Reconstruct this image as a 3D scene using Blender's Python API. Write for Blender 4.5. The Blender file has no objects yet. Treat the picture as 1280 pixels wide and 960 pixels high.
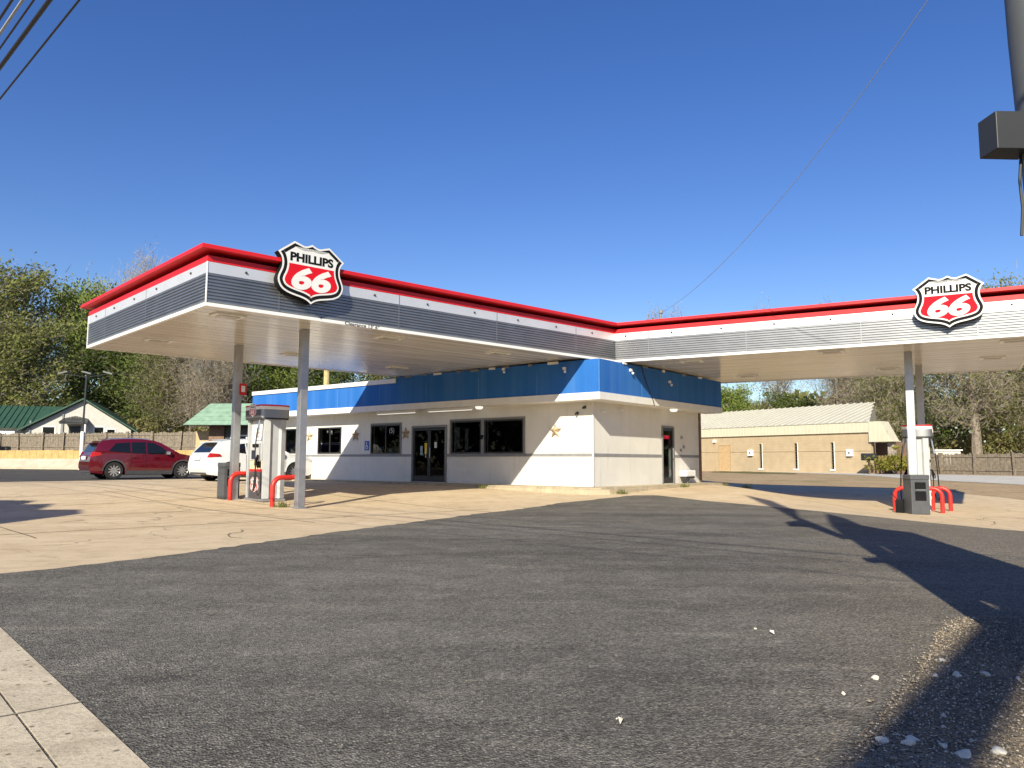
import bpy, bmesh, math, random
from mathutils import Vector, Matrix
R = math.radians
random.seed(7)
S = bpy.context.scene
COL = S.collection

# ------------------------------------------------------------------ camera, sky, sun, exposure
CAM_H = 1.096
PITCH, ROLL, FPX = R(5.67), R(0.21), 971.1
cam_data = bpy.data.cameras.new('camera')
cam_data.sensor_fit = 'HORIZONTAL'; cam_data.sensor_width = 36.0
cam_data.lens = FPX / 1280 * 36.0
cam_data.clip_end = 3000; cam_data.clip_start = 0.05
cam = bpy.data.objects.new('camera', cam_data); COL.objects.link(cam)
fw = Vector((0, math.cos(PITCH), math.sin(PITCH)))
up0 = Vector((0, -math.sin(PITCH), math.cos(PITCH)))
rt0 = Vector((1, 0, 0))
rt = rt0 * math.cos(ROLL) + up0 * math.sin(ROLL)
up = -rt0 * math.sin(ROLL) + up0 * math.cos(ROLL)
Mc = Matrix((rt, up, -fw)).transposed().to_4x4(); Mc.translation = (0, 0, CAM_H)
cam.matrix_world = Mc
S.camera = cam

SUN_AZ, SUN_EL = R(196.5), R(29.3)      # compass bearing the sun stands at, +Y = 0
w = bpy.data.worlds.new('World'); S.world = w; w.use_nodes = True
nt = w.node_tree; nt.nodes.clear()
sky = nt.nodes.new('ShaderNodeTexSky'); sky.sky_type = 'NISHITA'; sky.sun_disc = False
sky.sun_elevation = SUN_EL; sky.sun_rotation = SUN_AZ
sky.air_density = 1.0; sky.dust_density = 0.4; sky.ozone_density = 2.2; sky.altitude = 100
bg = nt.nodes.new('ShaderNodeBackground'); bg.inputs[1].default_value = 0.084
wo = nt.nodes.new('ShaderNodeOutputWorld')
hs_ = nt.nodes.new('ShaderNodeHueSaturation'); hs_.inputs['Saturation'].default_value = 1.3; hs_.inputs['Hue'].default_value = .518; nt.links.new(sky.outputs[0], hs_.inputs['Color']); nt.links.new(hs_.outputs[0], bg.inputs[0]); nt.links.new(bg.outputs[0], wo.inputs[0])
sd = bpy.data.lights.new('sun', 'SUN'); sd.energy = 4.5; sd.angle = R(0.55); sd.color = (1.0, 0.93, 0.745)
so = bpy.data.objects.new('sun', sd); COL.objects.link(so)
ldir = Vector((-math.sin(SUN_AZ) * math.cos(SUN_EL), -math.cos(SUN_AZ) * math.cos(SUN_EL), -math.sin(SUN_EL)))
so.rotation_euler = ldir.to_track_quat('-Z', 'Y').to_euler(); so.location = (-8, -28, 18)
S.view_settings.view_transform = 'Standard'; S.view_settings.look = 'None'
S.view_settings.exposure = 0.76; S.view_settings.gamma = 1.0; S.view_settings.use_curve_mapping = False
S.render.engine = 'CYCLES'

# ------------------------------------------------------------------ materials
def srgb(r, g, b):
    f = lambda c: (c / 255 / 12.92) if c / 255 <= .04045 else ((c / 255 + .055) / 1.055) ** 2.4
    return (f(r), f(g), f(b))
_m = {}
def mat(name, col, rough=.6, var=.12, scale=6., bump=0., bscale=40., metal=0., spec=.5, coat=0., detail=4.):
    if name in _m: return _m[name]
    m = bpy.data.materials.new(name); m.use_nodes = True
    n = m.node_tree.nodes; l = m.node_tree.links; p = n['Principled BSDF']
    tc = n.new('ShaderNodeTexCoord')
    nz = n.new('ShaderNodeTexNoise'); nz.inputs['Scale'].default_value = scale; nz.inputs['Detail'].default_value = detail
    l.new(tc.outputs['Object'], nz.inputs['Vector'])
    mx = n.new('ShaderNodeMix'); mx.data_type = 'RGBA'
    mx.inputs[6].default_value = (*[max(0, c * (1 - var)) for c in col], 1)
    mx.inputs[7].default_value = (*[min(1, c * (1 + var)) for c in col], 1)
    rp = n.new('ShaderNodeMapRange'); rp.inputs[1].default_value = .3; rp.inputs[2].default_value = .7
    l.new(nz.outputs['Fac'], rp.inputs[0]); l.new(rp.outputs[0], mx.inputs[0]); l.new(mx.outputs[2], p.inputs['Base Color'])
    p.inputs['Roughness'].default_value = rough; p.inputs['Metallic'].default_value = metal
    p.inputs['Specular IOR Level'].default_value = spec; p.inputs['Coat Weight'].default_value = coat
    if bump:
        b = n.new('ShaderNodeBump'); b.inputs['Strength'].default_value = bump; b.inputs['Distance'].default_value = .02
        nb = n.new('ShaderNodeTexNoise'); nb.inputs['Scale'].default_value = bscale; nb.inputs['Detail'].default_value = 3
        l.new(tc.outputs['Object'], nb.inputs['Vector']); l.new(nb.outputs['Fac'], b.inputs['Height']); l.new(b.outputs[0], p.inputs['Normal'])
    _m[name] = m
    return m

def nodes(m): return m.node_tree.nodes, m.node_tree.links, m.node_tree.nodes['Principled BSDF']
def ramp(n, stops):
    r = n.new('ShaderNodeValToRGB'); e = r.color_ramp.elements
    while len(e) < len(stops): e.new(.5)
    for k, (pos, c) in zip(e, stops): k.position = pos; k.color = (*c, 1)
    return r
def tnoise(n, l, vec, scale, detail=4, rough=.55):
    t = n.new('ShaderNodeTexNoise'); t.inputs['Scale'].default_value = scale; t.inputs['Detail'].default_value = detail
    t.inputs['Roughness'].default_value = rough; l.new(vec, t.inputs['Vector']); return t.outputs['Fac']
def mixc(n, l, fac, a, b, mode='MIX'):
    x = n.new('ShaderNodeMix'); x.data_type = 'RGBA'; x.blend_type = mode
    for s, val in ((0, fac), (6, a), (7, b)):
        if hasattr(val, 'links'): l.new(val, x.inputs[s])
        elif s == 0: x.inputs[0].default_value = val
        else: x.inputs[s].default_value = (*val, 1)
    return x.outputs[2]
def mathn(n, l, op, a, b=0.):
    x = n.new('ShaderNodeMath'); x.operation = op
    for i, val in enumerate((a, b)):
        if hasattr(val, 'links'): l.new(val, x.inputs[i])
        else: x.inputs[i].default_value = val
    return x.outputs[0]

def asphalt_mat(name, dark, light):
    m = bpy.data.materials.new(name); m.use_nodes = True
    n, l, p = nodes(m); tc = n.new('ShaderNodeTexCoord').outputs['Object']
    mp0 = n.new('ShaderNodeMapping'); mp0.inputs['Rotation'].default_value = (0, 0, .35); mp0.inputs['Scale'].default_value = (.55, 1.6, 1); l.new(tc, mp0.inputs['Vector'])
    big = tnoise(n, l, mp0.outputs[0], .33, 8, .68); mid = tnoise(n, l, tc, 1.9, 6, .7)
    base = mixc(n, l, ramp_f(n, l, big, .38, .64), dark, light)
    worn = mathn(n, l, 'MULTIPLY', ramp_f(n, l, mid, .50, .70), .55)
    base = mixc(n, l, worn, base, tuple(c * 1.35 for c in light))
    oil = ramp_f(n, l, tnoise(n, l, tc, .9, 5, .65), .60, .70)
    base = mixc(n, l, mathn(n, l, 'MULTIPLY', oil, .5), base, tuple(c * .45 for c in dark))
    # tan dust drifted off the gravel and worn wheel paths
    sx = n.new('ShaderNodeSeparateXYZ'); l.new(tc, sx.inputs[0])
    dst = ramp_f(n, l, mathn(n, l, 'ADD', mathn(n, l, 'SUBTRACT', sx.outputs[0], mathn(n, l, 'MULTIPLY', sx.outputs[1], .36)), mathn(n, l, 'MULTIPLY', tnoise(n, l, tc, .7, 6, .7), 2.6)), .6, 3.2)
    base = mixc(n, l, mathn(n, l, 'MULTIPLY', dst, .55), base, (.215, .178, .130))
    # long pale scuffs
    mp = n.new('ShaderNodeMapping'); mp.inputs['Rotation'].default_value = (0, 0, .5); mp.inputs['Scale'].default_value = (.5, 5.0, 1)
    l.new(tc, mp.inputs['Vector'])
    sc = ramp_f(n, l, tnoise(n, l, mp.outputs[0], .9, 6, .65), .58, .76)
    base = mixc(n, l, mathn(n, l, 'MULTIPLY', sc, .55), base, (.30, .27, .215))
    # broken grain at several sizes, multiplied over the tone
    vo = n.new('ShaderNodeTexVoronoi'); vo.inputs['Scale'].default_value = 85; l.new(tc, vo.inputs['Vector'])
    sep = n.new('ShaderNodeSeparateColor'); l.new(vo.outputs['Color'], sep.inputs[0])
    k = None
    for sc_, lo in ((7, .90), (38, .72), (90, .58)):
        g_ = mathn(n, l, 'ADD', mathn(n, l, 'MULTIPLY', ramp_f(n, l, tnoise(n, l, tc, sc_, 3, .7), .32, .68), 2 * (1 - lo)), lo)
        k = g_ if k is None else mathn(n, l, 'MULTIPLY', k, g_)
    st = mathn(n, l, 'ADD', mathn(n, l, 'MULTIPLY', sep.outputs[0], .9), .55)
    k = mathn(n, l, 'MULTIPLY', k, st)
    cmb = n.new('ShaderNodeCombineColor')
    for i in range(3): l.new(k, cmb.inputs[i])
    base = mixc(n, l, 1.0, base, cmb.outputs[0], 'MULTIPLY')
    pale = ramp_f(n, l, sep.outputs[1], .93, .98)
    base = mixc(n, l, mathn(n, l, 'MULTIPLY', pale, .6), base, (.34, .31, .26))
    l.new(base, p.inputs['Base Color']); p.inputs['Roughness'].default_value = .9; p.inputs['Specular IOR Level'].default_value = .25
    b = n.new('ShaderNodeBump'); b.inputs['Strength'].default_value = .7; b.inputs['Distance'].default_value = .012
    h = mathn(n, l, 'ADD', vo.outputs['Distance'], tnoise(n, l, tc, 40, 3))
    l.new(h, b.inputs['Height']); l.new(b.outputs[0], p.inputs['Normal'])
    return m
def ramp_f(n, l, v, a, b):
    r = n.new('ShaderNodeMapRange'); r.inputs[1].default_value = a; r.inputs[2].default_value = b; l.new(v, r.inputs[0]); return r.outputs[0]

def concrete_mat(name, c0, c1, stain, speck=.5):
    m = bpy.data.materials.new(name); m.use_nodes = True
    n, l, p = nodes(m); tc = n.new('ShaderNodeTexCoord').outputs['Object']
    base = mixc(n, l, ramp_f(n, l, tnoise(n, l, tc, .6, 7, .62), .32, .68), c0, c1)
    mp = n.new('ShaderNodeMapping'); mp.inputs['Rotation'].default_value = (0, 0, .7); mp.inputs['Scale'].default_value = (.35, 2.2, 1); l.new(tc, mp.inputs['Vector'])
    st = ramp_f(n, l, tnoise(n, l, mp.outputs[0], 1.1, 6, .6), .56, .74)
    base = mixc(n, l, mathn(n, l, 'MULTIPLY', st, .55), base, stain)
    md = ramp_f(n, l, tnoise(n, l, tc, 2.6, 7, .72), .48, .72)
    base = mixc(n, l, mathn(n, l, 'MULTIPLY', md, .6), base, tuple(c * .8 for c in stain))
    lt = ramp_f(n, l, tnoise(n, l, mp.outputs[0], 2.7, 5, .6), .58, .72)
    base = mixc(n, l, mathn(n, l, 'MULTIPLY', lt, .45), base, tuple(min(1, c * 1.25) for c in c1))
    fine = tnoise(n, l, tc, 55, 3, .7)
    base = mixc(n, l, mathn(n, l, 'MULTIPLY', ramp_f(n, l, fine, .45, .8), speck), base, tuple(c * .62 for c in stain))
    if speck>.7:
        vo=n.new('ShaderNodeTexVoronoi'); vo.inputs['Scale'].default_value=21; l.new(tc,vo.inputs['Vector'])
        sp_=n.new('ShaderNodeSeparateColor'); l.new(vo.outputs['Color'],sp_.inputs[0])
        k_=mathn(n,l,'MULTIPLY',ramp_f(n,l,vo.outputs['Distance'],.28,.2),ramp_f(n,l,sp_.outputs[0],.80,.86))
        base = mixc(n, l, mathn(n,l,'MULTIPLY',k_,.8), base, (.10,.085,.06))
    # hairline cracks
    wv = n.new('ShaderNodeTexVoronoi'); wv.feature = 'DISTANCE_TO_EDGE'; wv.inputs['Scale'].default_value = .42
    ds = n.new('ShaderNodeTexNoise'); ds.inputs['Scale'].default_value = 1.6; ds.inputs['Detail'].default_value = 5; l.new(tc, ds.inputs['Vector'])
    ad = n.new('ShaderNodeVectorMath'); ad.operation = 'MULTIPLY_ADD'; l.new(ds.outputs['Color'], ad.inputs[0]); ad.inputs[1].default_value = (1.1, 1.1, 0); l.new(tc, ad.inputs[2])
    l.new(ad.outputs[0], wv.inputs['Vector'])
    cr = ramp_f(n, l, wv.outputs['Distance'], .012, .0)
    gate = ramp_f(n, l, tnoise(n, l, tc, .25, 2), .52, .6)
    base = mixc(n, l, mathn(n, l, 'MULTIPLY', mathn(n, l, 'MULTIPLY', cr, gate), .6), base, (.10, .08, .06))
    l.new(base, p.inputs['Base Color']); p.inputs['Roughness'].default_value = .88; p.inputs['Specular IOR Level'].default_value = .25
    b = n.new('ShaderNodeBump'); b.inputs['Strength'].default_value = .35; b.inputs['Distance'].default_value = .01
    l.new(fine, b.inputs['Height']); l.new(b.outputs[0], p.inputs['Normal'])
    return m

M_asph = asphalt_mat('asphalt_new', (.086, .079, .068), (.170, .156, .132))
M_road = asphalt_mat('asphalt_road', (.06, .057, .054), (.085, .08, .075))
M_conc = concrete_mat('tan_concrete', (.54, .415, .265), (.64, .51, .35), (.41, .31, .19))
M_walk = concrete_mat('grey_concrete', (.50, .425, .31), (.62, .535, .40), (.36, .29, .2), .8)
M_curb = concrete_mat('curb_concrete', (.40, .33, .23), (.55, .46, .33), (.25, .2, .13), .6)
M_strip = concrete_mat('pale_path_concrete', (.46, .44, .40), (.58, .55, .5), (.36, .33, .28), .5)

def dirt_mat(name, cols, scale=.5):
    m = bpy.data.materials.new(name); m.use_nodes = True
    n, l, p = nodes(m); tc = n.new('ShaderNodeTexCoord').outputs['Object']
    a = mixc(n, l, ramp_f(n, l, tnoise(n, l, tc, scale, 8, .65), .35, .65), cols[0], cols[1])
    a = mixc(n, l, ramp_f(n, l, tnoise(n, l, tc, scale * 9, 6, .7), .5, .72), a, cols[2])
    a = mixc(n, l, mathn(n, l, 'MULTIPLY', ramp_f(n, l, tnoise(n, l, tc, scale * .35, 5, .6), .55, .66), .8), a, cols[3])
    l.new(a, p.inputs['Base Color']); p.inputs['Roughness'].default_value = .95; p.inputs['Specular IOR Level'].default_value = .1
    b = n.new('ShaderNodeBump'); b.inputs['Strength'].default_value = .8; b.inputs['Distance'].default_value = .05
    l.new(tnoise(n, l, tc, 30, 4), b.inputs['Height']); l.new(b.outputs[0], p.inputs['Normal'])
    return m
M_dirt = dirt_mat('dry_lawn', ((.36, .26, .155), (.46, .345, .215), (.27, .19, .115), (.24, .21, .10)))
M_grav = dirt_mat('gravel_bed', ((.17, .14, .10), (.26, .215, .16), (.09, .075, .055), (.30, .26, .2)), 3.)
M_bank = dirt_mat('leaf_litter', ((.13, .10, .06), (.2, .155, .09), (.09, .07, .04), (.08, .09, .035)))

def stucco_mat():
    m = bpy.data.materials.new('white_stucco'); m.use_nodes = True
    n, l, p = nodes(m); tc = n.new('ShaderNodeTexCoord').outputs['Object']
    a = mixc(n, l, ramp_f(n, l, tnoise(n, l, tc, 1.1, 6, .6), .35, .7), (.66, .645, .60), (.74, .72, .68))
    mp = n.new('ShaderNodeMapping'); mp.inputs['Scale'].default_value = (3, 3, .35); l.new(tc, mp.inputs['Vector'])
    a = mixc(n, l, mathn(n, l, 'MULTIPLY', ramp_f(n, l, tnoise(n, l, mp.outputs[0], 1.3, 5, .6), .56, .75), .3), a, (.44, .415, .37))
    # dirt splashed up from the pavement
    sp = n.new('ShaderNodeSeparateXYZ'); l.new(tc, sp.inputs[0])
    low = ramp_f(n, l, mathn(n, l, 'ADD', sp.outputs[2], mathn(n, l, 'MULTIPLY', tnoise(n, l, tc, 5, 4), .25)), .32, .12)
    a = mixc(n, l, mathn(n, l, 'MULTIPLY', low, .4), a, (.42, .35, .26))
    l.new(a, p.inputs['Base Color']); p.inputs['Roughness'].default_value = .85; p.inputs['Specular IOR Level'].default_value = .25
    b = n.new('ShaderNodeBump'); b.inputs['Strength'].default_value = .3; b.inputs['Distance'].default_value = .01
    l.new(tnoise(n, l, tc, 60, 4), b.inputs['Height']); l.new(b.outputs[0], p.inputs['Normal'])
    return m
M_stucco = stucco_mat()
def blue_mat():
    m = bpy.data.materials.new('blue_panel'); m.use_nodes = True
    n, l, p = nodes(m); tc = n.new('ShaderNodeTexCoord').outputs['Object']
    mp = n.new('ShaderNodeMapping'); mp.inputs['Scale'].default_value = (1.6, 1.6, .05); l.new(tc, mp.inputs['Vector'])
    st = ramp_f(n, l, tnoise(n, l, mp.outputs[0], 1.6, 6, .62), .42, .78)
    a = mixc(n, l, mathn(n, l, 'MULTIPLY', st, .24), (.022, .13, .44), (.18, .35, .62))
    a = mixc(n, l, mathn(n, l, 'MULTIPLY', ramp_f(n, l, tnoise(n, l, tc, .5, 4), .45, .7), .3), a, (.035, .18, .52))
    l.new(a, p.inputs['Base Color']); p.inputs['Roughness'].default_value = .65; p.inputs['Specular IOR Level'].default_value = .15
    return m
M_blue = blue_mat()
def soffit_mat(name, ax):
    m = bpy.data.materials.new(name); m.use_nodes = True
    n, l, p = nodes(m); tc = n.new('ShaderNodeTexCoord').outputs['Object']
    rot = n.new('ShaderNodeMapping'); rot.inputs['Rotation'].default_value = (0, 0, -ax); l.new(tc, rot.inputs['Vector'])
    sp = n.new('ShaderNodeSeparateXYZ'); l.new(rot.outputs[0], sp.inputs[0])
    fr = mathn(n, l, 'FRACT', mathn(n, l, 'MULTIPLY', sp.outputs[1], 2.5))
    groove = ramp_f(n, l, mathn(n, l, 'ABSOLUTE', mathn(n, l, 'SUBTRACT', fr, .5)), .42, .5)
    mp = n.new('ShaderNodeMapping'); mp.inputs['Scale'].default_value = (.25, 4, 1); l.new(rot.outputs[0], mp.inputs['Vector'])
    a = mixc(n, l, ramp_f(n, l, tnoise(n, l, mp.outputs[0], 1.2, 5, .6), .3, .72), (.46, .42, .36), (.78, .75, .69))
    a = mixc(n, l, mathn(n, l, 'MULTIPLY', groove, .6), a, (.17, .135, .10))
    l.new(a, p.inputs['Base Color']); p.inputs['Roughness'].default_value = .2; p.inputs['Specular IOR Level'].default_value = .7
    b = n.new('ShaderNodeBump'); b.inputs['Strength'].default_value = .25; b.inputs['Distance'].default_value = .015
    h = mathn(n, l, 'ADD', mathn(n, l, 'MULTIPLY', groove, -1.), mathn(n, l, 'MULTIPLY', tnoise(n, l, mp.outputs[0], 3., 3), .5))
    l.new(h, b.inputs['Height']); l.new(b.outputs[0], p.inputs['Normal'])
    return m

M_red = mat('red_enamel', (.60, .012, .018), .45, .06, 3)
M_pump = mat('pump_white', (.42, .43, .44), .42, .07, 4)
M_white = mat('white_enamel', (.80, .80, .79), .4, .04, 3)
M_silver = mat('silver_corrugated', (.33, .335, .345), .42, .08, 2, metal=.85)
M_colgrey = mat('light_grey_paint', (.47, .475, .49), .5, .1, 5, metal=.85)
M_black = mat('black_paint', (.010, .010, .011), .75, .2, 5, spec=.12)
M_signred = mat('sign_red', (.62, .010, .022), .7, .05, 3, spec=.12)
M_signwhite = mat('sign_white', (.72, .72, .71), .7, .04, 3, spec=.15)
M_dark = mat('dark_metal', (.03, .031, .034), .45, .2, 5)
M_can = mat('grey_plastic', (.075, .078, .085), .5, .12, 6, .15, 90)
M_roofdeck = mat('roof_deck', (.35, .34, .32), .8)
M_trim = mat('white_trim', (.74, .73, .71), .55, .06, 3)
M_belt = mat('grey_belt', (.24, .24, .25), .6, .12, 5)
M_frame = mat('bronze_frame', (.028, .026, .025), .4, .2, 5)
M_greyframe = mat('grey_frame', (.2, .2, .2), .5, .1, 5)
M_star = mat('rusty_gold_tin', (.34, .255, .15), .55, .35, 14, metal=.1)
M_rubber = mat('rubber', (.014, .014, .014), .75, .2, 9)
M_chrome = mat('bright_alloy', (.62, .62, .63), .28, .05, 5, metal=.85)
M_wood = mat('weathered_wood', (.20, .165, .125), .85, .35, 5, .4, 30)
M_wood2 = mat('new_fence_wood', (.52, .38, .2), .8, .15, 5, .3, 30)
M_polewood = mat('pole_wood', (.46, .36, .17), .85, .25, 5, .4, 30)
M_green = mat('green_roof', (.028, .075, .05), .55, .25, 3)
M_mint = mat('faded_green_shingle', (.20, .31, .225), .7, .18, 3)
M_house = mat('white_siding', (.50, .48, .44), .7, .08, 3)
M_tanb = mat('tan_block', (.43, .335, .215), .85, .08, 2, .3, 25)
M_cream = mat('cream_metal', (.56, .52, .40), .45, .05, 2)
M_creamroof = mat('cream_roof', (.47, .45, .37), .5, .08, 1)
M_pink = mat('pale_pink_concrete', (.50, .40, .31), .85, .14, 1.5)
M_ochre = mat('ochre_block', (.44, .30, .12), .85, .18, 2.5)
M_brick = mat('brown_brick', (.21, .13, .085), .85, .3, 12)
M_inter = mat('dim_interior', (.014, .013, .013), .8)
M_bark = mat('bark', (.20, .165, .13), .95, .4, 6, .6, 20)
M_stone = mat('pale_stone', (.60, .56, .48), .85, .15, 8, .5, 30)
M_paper = mat('paper', (.7, .7, .68), .8)
M_yellow = mat('yellow_paper', (.75, .55, .06), .8)
M_bluesign = mat('blue_sign', (.02, .1, .42), .5)
M_cable = mat('black_cable', (.012, .012, .012), .6)
M_greycable = mat('grey_cable', (.30, .31, .32), .6)
def glass_mat(name, tint=.55):
    m = bpy.data.materials.new(name); m.use_nodes = True; n = m.node_tree.nodes; l = m.node_tree.links; n.clear()
    o = n.new('ShaderNodeOutputMaterial'); mx = n.new('ShaderNodeMixShader'); fr = n.new('ShaderNodeFresnel'); fr.inputs[0].default_value = 1.3
    t = n.new('ShaderNodeBsdfTransparent'); t.inputs[0].default_value = (tint * .95, tint, tint * 1.02, 1)
    g = n.new('ShaderNodeBsdfGlossy'); g.inputs['Roughness'].default_value = .02
    ge = n.new('ShaderNodeNewGeometry')      # the pane is a thin slab: only its outer side mirrors
    iv = mathn(n, l, 'SUBTRACT', 1., ge.outputs['Backfacing']); l.new(mathn(n, l, 'MULTIPLY', fr.outputs[0], iv), mx.inputs[0]); l.new(t.outputs[0], mx.inputs[1]); l.new(g.outputs[0], mx.inputs[2]); l.new(mx.outputs[0], o.inputs[0])
    return m
M_glass = glass_mat('shop_glass', .62)
M_carglass = mat('dark_car_glass', (.008, .009, .011), .06, .1, 3, spec=.6)
def emit_mat(name, col, e):
    m = bpy.data.materials.new(name); m.use_nodes = True; p = m.node_tree.nodes['Principled BSDF']
    p.inputs['Base Color'].default_value = (*col, 1); p.inputs['Emission Color'].default_value = (*col, 1); p.inputs['Emission Strength'].default_value = e
    return m
M_neon = emit_mat('red_neon', (.9, .03, .05), 1.1)
M_lamp = emit_mat('lamp_lens', (.9, .88, .8), .55)

def leaf_mat(name, c0, c1, c2):
    m = bpy.data.materials.new(name); m.use_nodes = True
    n, l, p = nodes(m); tc = n.new('ShaderNodeTexCoord').outputs['Object']
    ge = n.new('ShaderNodeNewGeometry')
    a = mixc(n, l, ramp_f(n, l, tnoise(n, l, tc, .45, 4, .6), .36, .66), c0, c1)
    a = mixc(n, l, mathn(n, l, 'MULTIPLY', ge.outputs['Random Per Island'], .6), a, c2)
    l.new(a, p.inputs['Base Color']); p.inputs['Roughness'].default_value = .7; p.inputs['Specular IOR Level'].default_value = .2
    tr = n.new('ShaderNodeBsdfTranslucent'); l.new(a, tr.inputs[0])
    ms = n.new('ShaderNodeMixShader'); ms.inputs[0].default_value = .3
    out = n['Material Output']; l.new(p.outputs[0], ms.inputs[1]); l.new(tr.outputs[0], ms.inputs[2]); l.new(ms.outputs[0], out.inputs[0])
    return m
L_green = leaf_mat('spring_leaves', (.10, .17, .03), (.22, .29, .055), (.28, .30, .07))
L_dark = leaf_mat('evergreen_leaves', (.038, .066, .016), (.095, .14, .03), (.15, .17, .04))
L_brown = leaf_mat('budding_twigs', (.17, .155, .065), (.25, .25, .08), (.27, .21, .11))
L_olive = leaf_mat('olive_leaves', (.105, .135, .036), (.20, .235, .06), (.25, .22, .09))
L_yell = leaf_mat('yellow_leaves', (.16, .17, .025), (.30, .27, .04), (.24, .2, .05))

# ------------------------------------------------------------------ mesh builder
class MB:
    def __init__(s): s.v = []; s.f = []; s.mi = []
    def add(s, vs, fs, mi=0, M=None):
        o = len(s.v)
        s.v += [tuple(M @ Vector(p)) if M else tuple(p) for p in vs]
        for q in fs: s.f.append([i + o for i in q]); s.mi.append(mi)
        return s
    def box(s, x0, x1, y0, y1, z0, z1, mi=0, M=None):
        return s.add([(x0,y0,z0),(x1,y0,z0),(x1,y1,z0),(x0,y1,z0),(x0,y0,z1),(x1,y0,z1),(x1,y1,z1),(x0,y1,z1)],
                     [(0,3,2,1),(4,5,6,7),(0,1,5,4),(1,2,6,5),(2,3,7,6),(3,0,4,7)], mi, M)
    def prism(s, pts, z0, z1, mi=0, M=None):
        n = len(pts); ar = sum(pts[i][0]*pts[(i+1)%n][1]-pts[(i+1)%n][0]*pts[i][1] for i in range(n))
        if ar < 0: pts = pts[::-1]
        vs = [(p[0],p[1],z0) for p in pts] + [(p[0],p[1],z1) for p in pts]
        fs = [tuple(range(n-1,-1,-1)), tuple(range(n,2*n))] + [(i,(i+1)%n,n+(i+1)%n,n+i) for i in range(n)]
        return s.add(vs, fs, mi, M)
    def tube(s, pts, r, seg=8, mi=0, M=None):
        pts = [Vector(p) for p in pts]; rs = r if isinstance(r,(list,tuple)) else [r]*len(pts)
        vs = []; fs = []
        a = None
        for i,p in enumerate(pts):
            d = (pts[min(i+1,len(pts)-1)] - pts[max(i-1,0)]).normalized()
            if a is None: a = d.orthogonal().normalized()
            a = (a - d*a.dot(d));  a = a.normalized() if a.length>1e-6 else d.orthogonal().normalized()
            b = d.cross(a)
            for k in range(seg):
                t = 2*math.pi*k/seg; vs.append(p + (a*math.cos(t)+b*math.sin(t))*rs[i])
        for i in range(len(pts)-1):
            for k in range(seg):
                k2=(k+1)%seg; fs.append((i*seg+k,i*seg+k2,(i+1)*seg+k2,(i+1)*seg+k))
        fs.append(tuple(range(seg-1,-1,-1))); fs.append(tuple(range((len(pts)-1)*seg,len(pts)*seg)))
        return s.add(vs, fs, mi, M)
    def lathe(s, prof, seg=24, mi=0, M=None, axis='z'):
        vs=[];fs=[];n=len(prof)
        for k in range(seg):
            t=2*math.pi*k/seg
            for r,z in prof:
                x,y=r*math.cos(t),r*math.sin(t)
                vs.append((x,y,z) if axis=='z' else (x,z,y))
        for k in range(seg):
            k2=(k+1)%seg
            for i in range(n-1):
                q=(k*n+i,k2*n+i,k2*n+i+1,k*n+i+1); fs.append(q if axis=='z' else q[::-1])
        return s.add(vs,fs,mi,M)
    def sweep(s, prof, path, closed=False, mi=0, M=None):
        # prof: list of (out, z), path: 2-D CCW polyline, out = to the right of travel
        n=len(path); m=len(prof); vs=[];fs=[]
        for i in range(n):
            p=Vector(path[i][:2])
            d1=(p-Vector(path[i-1][:2])).normalized() if (i>0 or closed) else None
            d2=(Vector(path[(i+1)%n][:2])-p).normalized() if (i<n-1 or closed) else None
            if d1 is None: d1=d2
            if d2 is None: d2=d1
            n1=Vector((d1.y,-d1.x)); n2=Vector((d2.y,-d2.x)); q=(n1+n2)/(1+n1.dot(n2))
            for o,z in prof: vs.append((p.x+q.x*o,p.y+q.y*o,z))
        for i in range(n if closed else n-1):
            j=(i+1)%n
            for k in range(m-1): fs.append((i*m+k,j*m+k,j*m+k+1,i*m+k+1))
        return s.add(vs,fs,mi,M)
    def build(s, name, mats, parent=None, smooth=False, bevel=0):
        me=bpy.data.meshes.new(name); me.from_pydata(s.v,[],s.f)
        if not isinstance(mats,(list,tuple)): mats=[mats]
        for m in mats: me.materials.append(m)
        if len(mats)>1:
            for p,i in zip(me.polygons,s.mi): p.material_index=i
        bm=bmesh.new(); bm.from_mesh(me); bmesh.ops.recalc_face_normals(bm,faces=bm.faces); bm.to_mesh(me); bm.free()
        if smooth:
            for p in me.polygons: p.use_smooth=True
        me.update()
        o=bpy.data.objects.new(name,me); COL.objects.link(o)
        if smooth:
            try: me.set_sharp_from_angle(angle=R(40))
            except Exception: pass
        if bevel:
            b=o.modifiers.new('bevel','BEVEL'); b.width=bevel; b.segments=2; b.limit_method='ANGLE'; b.angle_limit=R(40)
        if parent: o.parent=parent
        return o

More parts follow.
